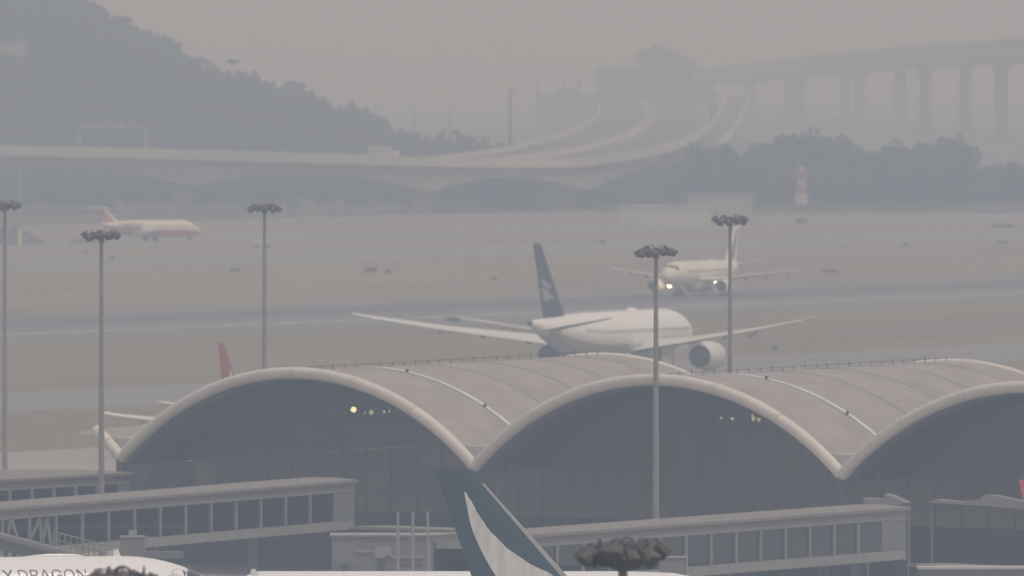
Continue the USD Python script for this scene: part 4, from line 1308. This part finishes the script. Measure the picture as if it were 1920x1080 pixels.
# ------------------------------------------------------------------ fixed link bridges and airbridges
def link_bridge(label, p_far, p_near, npan, width=5.2, z0=4.55, z1=8.3, cap_len=3.0, name='link_bridge'):
    """glazed walkway from p_near to p_far (its right side faces the camera)"""
    d = np.array(p_far[:2]) - np.array(p_near[:2])
    Ln = float(np.linalg.norm(d))
    yaw = math.atan2(d[1], d[0])
    t = thing(name, label, 'passenger walkway', (p_near[0], p_near[1], 0), yaw, None)
    w = width
    obj('floor_beam', box((Ln / 2, w / 2, z0 + .22), (Ln, w, .72)), 'bridge_fascia', t)
    obj('far_wall', box((Ln / 2, w - .1, (z0 + z1) / 2), (Ln, .2, z1 - z0 - 1.0)), 'interior_dark', t)
    obj('roof_fascia', box((Ln / 2, w / 2, z1 - .62), (Ln, w + .1, .66)), 'bridge_fascia', t)
    rf = [[(x, y, z) for y, z in ((-.35, z1 - .28), (-.35, z1 - .06), (w * .3, z1 + .12), (w * .7, z1 + .12), (w + .35, z1 - .06), (w + .35, z1 - .28))] for x in (0, Ln)]
    obj('roof', ring_loft(rf), 'bridge_roof', t, smooth=False)
    gl = Ln - cap_len
    step = gl / npan
    for k in range(npan):
        obj('glass_pane', quad((k * step + .12, .06, z0 + .6), ((k + 1) * step - .12, .06, z0 + .6), ((k + 1) * step - .12, .06, z1 - .97), (k * step + .12, .06, z1 - .97)), 'bridge_glass', t, smooth=False)
        obj('post', box((k * step, .05, (z0 + z1) / 2 - .19), (.42, .26, z1 - z0 - 1.56)), 'bridge_post', t)
        if k % 4 == 2:
            obj('support_column', tube([(k * step, w / 2, 0), (k * step, w / 2, z0 - .15)], .4, 10), 'bridge_panel', t)
    obj('middle_rail', box((gl / 2, .12, z0 + 1.35), (gl, .06, .08)), 'bridge_post', t)
    obj('end_panel', box((Ln - cap_len / 2, w / 2, (z0 + z1) / 2 - .19), (cap_len, w + .04, z1 - z0 - 1.56)), 'bridge_panel', t)
    return t


def ray_z(px, py, z):
    D = FPX * (CAM_H - z) / (py - YH)
    return np.array([(px - 960) / FPX * D, D, z])


ZR = 8.35
link_bridge('glazed passenger walkway at the lower left leading to the left roof vault', ray_z(664, 897, ZR), ray_z(-150, 962, ZR), 16, cap_len=5.5)
link_bridge('glazed passenger walkway at the lower right leading to the valley beside the right vault', ray_z(1699, 948, ZR), ray_z(945, 1003, ZR), 15, cap_len=5.5)
link_bridge('farther dark-windowed walkway at the left edge behind the second light mast', ray_z(245, 884, 8.0), ray_z(-150, 906, 8.0), 9, width=14, z0=3.6, z1=8.0, cap_len=2.5)


def boarding_bridge(label, a, b, z0, z1, w, m, extra=None):
    d = b[:2] - a[:2]
    Ln = float(np.linalg.norm(d)); yaw = math.atan2(d[1], d[0])
    t = thing('boarding_bridge', label, 'boarding bridge', (a[0], a[1], 0), yaw)
    obj('tunnel', box((Ln / 2, w / 2, (z0 + z1) / 2), (Ln, w, z1 - z0)), m, t)
    obj('roof', box((Ln / 2, w / 2, z1 + .12), (Ln + .4, w + .5, .24)), 'bridge_roof', t)
    obj('sill', box((Ln / 2, -.05, z0 + .15), (Ln, .2, .3)), 'bridge_fascia', t)
    n = max(2, int(Ln / 2.6))
    for k in range(n):
        obj('side_window', box((Ln * (k + .5) / n, -.02, (z0 + z1) / 2 + .25), (Ln / n * .6, .1, (z1 - z0) * .35)), 'window_dark', t)
    obj('drive_column', box((Ln * .7, w / 2, z0 / 2), (.9, 1.6, z0)), 'bridge_panel', t)
    return t


boarding_bridge('dull boarding bridge running right from the end of the lower left walkway', at(664, 986, 1466), at(905, 996, 1452), 3.4, 5.0, 3.2, 'interior_dark')
boarding_bridge('dull boarding bridge running right from the end of the lower right walkway', at(1705, 1043, 1392), at(2010, 1056, 1372), 2.6, 4.2, 3.2, 'interior_dark')

# pale equipment block under the left boarding bridge
q0, q1 = at(622, 1006, 1405), at(862, 1006, 1405)
ez = q0[2]
eq = thing('service_block', 'pale boxy service block with doors below the middle boarding bridge, left of the teal fin', 'service block', (q0[0], q0[1], 0))
ew = q1[0] - q0[0]
obj('wall', box((ew / 2, 2.5, ez / 2), (ew, 5, ez)), 'pale_panel', eq)
obj('roof', box((ew / 2, 2.5, ez + .07), (ew + .3, 5.3, .14)), 'pale_metal', eq)
e_s = ew / 240.0
for x0, x1, y0, y1, m in ((8, 17, 1055, 1080, 'bridge_panel'), (19, 32, 1058, 1080, 'window_dark'), (36, 46, 1055, 1080, 'bridge_panel'), (86, 100, 1048, 1080, 'window_dark'), (112, 118, 1054, 1080, 'bridge_panel'), (126, 168, 1053, 1058, 'bridge_panel')):
    zt, zb = ez - (y0 - 1006) * e_s, ez - (y1 - 1006) * e_s - (.6 if y1 == 1080 else 0)
    obj('door' if y1 == 1080 else 'vent_strip', box(((x0 + x1) / 2 * e_s, -.02, (zt + zb) / 2), ((x1 - x0) * e_s, .12, zt - zb)), m, eq)
for x0, x1, y0, y1 in ((44, 80, 1032, 1036), (100, 172, 1043, 1047), (80, 112, 1024, 1046)):
    obj('wall_panel', box(((x0 + x1) / 2 * e_s, -.05, ez - ((y0 + y1) / 2 - 1006) * e_s), ((x1 - x0) * e_s, .14, (y1 - y0) * e_s)), 'pale_metal', eq)
# three thin poles in front of it
for px, yt, lean, lb in ((746, 959, 0, 'left of the three thin pale poles in front of the service block'), (774, 961, 0, 'middle of the three thin pale poles in front of the service block'), (803, 959, .35, 'right, leaning one of the three thin pale poles in front of the service block')):
    b = at(px + 3 * lean * 3, 1080, 1396)
    h = (1080 - yt) * 1396 / FPX
    t = thing('pole', lb, 'pole', (b[0], b[1], 0))
    hh = h + b[2]
    obj('shaft', tube([(0, 0, 0), (-lean * .5, 0, hh)], [.13, .085], 8), 'pale_metal', t)
    obj('base', box((0, 0, .1), (.6, .6, .2)), 'bridge_panel', t)
# pale box at lower right corner
q0, q1 = at(1726, 1068, 1368), at(2000, 1066, 1368)
t = thing('service_block', 'pale flat-topped service block at the bottom right corner under the boarding bridge', 'service block', (q0[0], q0[1], 0))
obj('wall', box(((q1[0] - q0[0]) / 2, 2, q0[2] / 2), (q1[0] - q0[0], 4, q0[2])), 'pale_panel', t)
obj('roof', box(((q1[0] - q0[0]) / 2, 2, q0[2] + .08), (q1[0] - q0[0] + .4, 4.4, .16)), 'gutter_sheet', t)
# small plant box beside the near lamp head, right
q = at(1262, 1046, 1330)
t = thing('plant_box', 'small pale plant box just right of the dark near lamp head', 'plant box', (q[0], q[1], 0))
obj('case', box((0, 0, q[2] / 2), (1.6, 1.4, q[2])), 'pale_panel', t)
obj('lid', box((0, 0, q[2] + .05), (1.8, 1.6, .1)), 'pale_metal', t)
q = at(1290, 1044, 1330)
obj('vent_pipe', tube([(.9, 0, q[2] - 1.6), (.9, 0, q[2] + .2)], .12, 8), 'pale_metal', t)

# long white rounded roof along the bottom edge behind the teal fin
q0, q1 = at(462, 1073.5, 1250), at(1322, 1073.5, 1250)
wl = q1[0] - q0[0]
cr = thing('white_canopy', 'long low white rounded roof along the bottom edge, passing behind the teal fin', 'canopy', (q0[0], q0[1], 0))
sec = []
for x in (0, .8, 3, wl - 5, wl - 2, wl):
    e = 0 if 0.5 < x < wl - 4.9 else (.25 if x < .5 else (.12 if x < wl - 1.5 else .5))
    sec.append([(x, 3 + 3 * math.cos(a), q0[2] - 1.5 + (1.5 - e) * math.sin(a)) for a in np.linspace(0, PI, 15)] + [(x, 0, q0[2] - 1.9), (x, 6, q0[2] - 1.9)])
obj('roof', ring_loft(sec), 'white_paint', cr, smooth=50)
for k in range(6):
    obj('column', tube([(2 + k * (wl - 4) / 5, 3, 0), (2 + k * (wl - 4) / 5, 3, q0[2] - 1.85)], .2, 8), 'mullion', cr)
obj('finial', lifting([(.9, .7, .1, q0[2] - .2, .2), (.55, .25, .1, q0[2] + .22, .2)], vertical=True), 'white_paint', cr)

# added canopy shapes for unidentified pale patches, taken for reflections in the glass
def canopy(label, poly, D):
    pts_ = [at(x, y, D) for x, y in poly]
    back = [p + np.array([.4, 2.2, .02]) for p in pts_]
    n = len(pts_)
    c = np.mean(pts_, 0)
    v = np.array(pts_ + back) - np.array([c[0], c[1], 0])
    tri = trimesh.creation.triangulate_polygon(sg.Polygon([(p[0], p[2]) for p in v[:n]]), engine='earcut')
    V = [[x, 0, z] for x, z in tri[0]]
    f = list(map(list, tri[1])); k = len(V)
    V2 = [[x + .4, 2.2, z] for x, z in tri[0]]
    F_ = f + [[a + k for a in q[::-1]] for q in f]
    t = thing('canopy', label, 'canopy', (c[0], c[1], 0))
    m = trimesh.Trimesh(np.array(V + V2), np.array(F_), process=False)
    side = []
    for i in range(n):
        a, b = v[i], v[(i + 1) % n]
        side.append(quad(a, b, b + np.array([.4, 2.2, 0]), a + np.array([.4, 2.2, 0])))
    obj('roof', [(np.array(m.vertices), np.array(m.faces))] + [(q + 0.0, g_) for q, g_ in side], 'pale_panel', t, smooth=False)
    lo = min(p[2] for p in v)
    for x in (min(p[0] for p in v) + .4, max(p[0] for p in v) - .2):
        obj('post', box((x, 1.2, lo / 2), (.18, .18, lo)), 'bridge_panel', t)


canopy('small pale wedge standing in for a glass reflection beyond the lower right walkway', [(1618, 934), (1655, 937), (1659, 926), (1672, 930), (1700, 943), (1690, 947), (1620, 945)], 1432)
canopy('long pale shape standing in for a glass reflection, running to the right edge', [(1738, 942), (1755, 937), (1800, 941), (1838, 937), (1842, 929), (1862, 929), (1925, 942), (1925, 956), (1860, 950)], 1425)
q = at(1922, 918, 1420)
t = thing('red_panel', 'red tapering panel standing in for a reflected tail fin at the right picture edge', 'panel', (q[0], q[1], 0))  # added panel in place of a red tail fin mirrored in glass
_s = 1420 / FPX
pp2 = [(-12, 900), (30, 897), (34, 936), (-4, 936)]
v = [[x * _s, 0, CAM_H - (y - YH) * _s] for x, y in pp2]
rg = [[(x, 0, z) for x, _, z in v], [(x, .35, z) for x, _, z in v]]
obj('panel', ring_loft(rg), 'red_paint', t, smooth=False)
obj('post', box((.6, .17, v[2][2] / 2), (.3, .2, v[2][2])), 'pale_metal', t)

# boarding stair truss and plant box at lower left
sa, sb_ = at(-60, 966, 1372), at(210, 1036, 1372)
stt = thing('boarding_stair', 'sloping grey stair with triangular bracing and handrails at the lower left', 'stair', (sa[0], sa[1], 0))
dx, dz = sb_[0] - sa[0], sb_[2] - sa[2]
z_a = sa[2]
obj('lower_boom', tube([(0, 0, z_a - .9), (dx, 0, z_a - .9 + dz)], .28, 6), 'pale_panel', stt)
obj('flight', ring_loft([[(x, y, z_a - 1.2 + dz * x / dx + h) for y, h in ((.3, 0), (.3, -.7), (2.2, -.7), (2.2, 0))] for x in (0, dx)]), 'bridge_panel', stt)
for px, xa, xb in ((20, 14, 34), (75, 54, 78), (88, 78, 96)):
    z_t = at(px, 972, 1372)[2]
    obj('brace', tube([((xa + 60) * 1372 / FPX, 0, z_a - .9 + dz * (xa + 60) / 270), ((px + 60) * 1372 / FPX, 0, z_t)], .12, 6), 'pale_panel', stt)
    obj('brace', tube([((xb + 60) * 1372 / FPX, 0, z_a - .9 + dz * (xb + 60) / 270), ((px + 60) * 1372 / FPX, 0, z_t)], .12, 6), 'pale_panel', stt)
for k in range(10):
    x = (100 + 60 + k * 11) * 1372 / FPX
    z = z_a - .9 + dz * x / dx
    obj('rail_post', box((x, .1, z + .65), (.08, .08, 1.3)), 'pale_panel', stt)
for h in (.75, 1.3):
    x0, x1 = 160 * 1372 / FPX, 260 * 1372 / FPX
    obj('handrail', tube([(x0, .1, z_a - .9 + dz * x0 / dx + h), (x1, .1, z_a - .9 + dz * x1 / dx + h)], .05, 5), 'pale_panel', stt)
for px in (10, 26, 86):
    obj('leg', tube([((px + 60) * 1372 / FPX, 1, 0), ((px + 60) * 1372 / FPX, 1, z_a - 1.2 + dz * (px + 60) / 270)], .16, 6), 'bridge_panel', stt)

q = at(248, 1008, 1352)
t = thing('plant_box', 'square grey plant box with a small chimney above the white jet nose at lower left', 'plant box', (q[0], q[1], 0))
s_ = 1352 / FPX
obj('case', box((0, 1, q[2] / 2), (45 * s_, 1.6, q[2])), 'pale_panel', t)
obj('lid', box((0, 1, q[2] + .04), (47 * s_, 1.75, .1)), 'pale_metal', t)
obj('chimney', box((0, 1, q[2] + .28), (15 * s_, .5, .42)), 'pale_metal', t)
obj('skirt', box((35 * s_, 1.1, q[2] - 1.25), (120 * s_, 1.4, .5)), 'bridge_panel', t)
obj('guard_rail', [box((34 * s_, .4, q[2] + .02), (24 * s_, .05, .05)), box((24 * s_, .4, q[2] - .5), (.05, .05, 1.1)), box((45 * s_, .4, q[2] - .5), (.05, .05, 1.1))], 'pale_metal', t)

# ------------------------------------------------------------------ flood light masts
def light_mast(px, yhead, label, h=27.0, tone='mast_steel', head_w=3.0, seed=0, band=None, D=None):
    D = D or FPX * (CAM_H - h) / (yhead - YH)
    X = (px - 960) / FPX * D
    t = thing('light_mast', label, 'light mast', (X, D, 0.05), seed * .37, 'flood light masts of the apron')
    obj('pole', tube([(0, 0, 0), (0, 0, h * .5), (0, 0, h)], [.27, .21, .14], 12), tone, t)
    obj('base_plate', tube([(0, 0, 0), (0, 0, .4)], [.55, .5], 12), tone, t)
    r = random.Random(seed)
    R = head_w / 2 - .22
    th = np.linspace(0, 2 * PI, 33)
    hd = obj('head_ring', [tube([(R * .78 * math.cos(a), R * .78 * math.sin(a), h - .12) for a in th], .07, 6), tube([(R * .35 * math.cos(a), R * .35 * math.sin(a), h + .12) for a in th], .06, 6)], 'lamp_housing', t)
    obj('hub', tube([(0, 0, h - .45), (0, 0, h + .32)], [.24, .2], 10), 'lamp_housing', hd)
    for k in range(8):
        a = k * PI / 4 + r.random() * .2
        obj('arm', tube([(.15 * math.cos(a), .15 * math.sin(a), h + .1), (R * .6 * math.cos(a), R * .6 * math.sin(a), h + .28), (R * math.cos(a), R * math.sin(a), h + .02)], .045, 5), 'lamp_housing', hd)
    n = 14
    for k in range(n):
        a = k * 2 * PI / n + r.random() * .18
        rr = R * (.72 + .28 * (k % 2)) + r.random() * .06
        z = h - .14 + .30 * r.random()
        c = np.array([rr * math.cos(a), rr * math.sin(a), z])
        d = np.array([math.cos(a) * .8, math.sin(a) * .8, -.75])
        d /= np.linalg.norm(d)
        fl = obj('floodlight', tube([c - d * .26, c - d * .18, c + d * .16, c + d * .22], [.12, .21, .27, .25], 9), 'lamp_housing', t)
        obj('bracket', tube([(c[0] * .8, c[1] * .8, z + .30), tuple(c + np.array([0, 0, .24])), tuple(c)], .035, 5), 'lamp_housing', fl)
    for k in range(4):
        a = k * PI / 2 + .4 + r.random() * .5
        c = np.array([R * .6 * math.cos(a), R * .6 * math.sin(a), h + .22])
        ring = [c + np.array([.26 * math.cos(q) * math.cos(a + 1.5), .26 * math.cos(q) * math.sin(a + 1.5), .26 * math.sin(q)]) for q in np.linspace(0, 2 * PI, 15)]
        obj('cable_hoop', tube(ring, .035, 5), 'lamp_housing', hd)
    if band:
        z0, z1 = (CAM_H - (y - YH) / FPX * D for y in band)
        obj('orange_sleeve', tube([(0, 0, z1), (0, 0, z0)], .29, 12), 'orange_band', t, label='faded orange band low on the pole')
    return t


light_mast(9, 387, 'light mast cut by the left picture edge, its foot behind the far walkway', seed=1)
light_mast(190, 444, 'light mast with an orange band low down, in front of the left walkway', seed=2, band=(962, 1000))
light_mast(496, 392, 'light mast rising from behind the left roof vault', seed=3)
light_mast(1230, 474, 'tall light mast in front of the middle roof vault and the big jet', seed=4)
light_mast(1369, 415, 'light mast rising from behind the middle roof vault, right of the engine', seed=5)
light_mast(1168, 1043, 'nearest light mast, only its large dark lamp head showing at the bottom edge', h=27.7, seed=6, head_w=2.75, D=571)
light_mast(236, 1092, 'near light mast whose dark lamp head just shows over the white jet nose', h=27.0, seed=7, head_w=2.2, D=566)
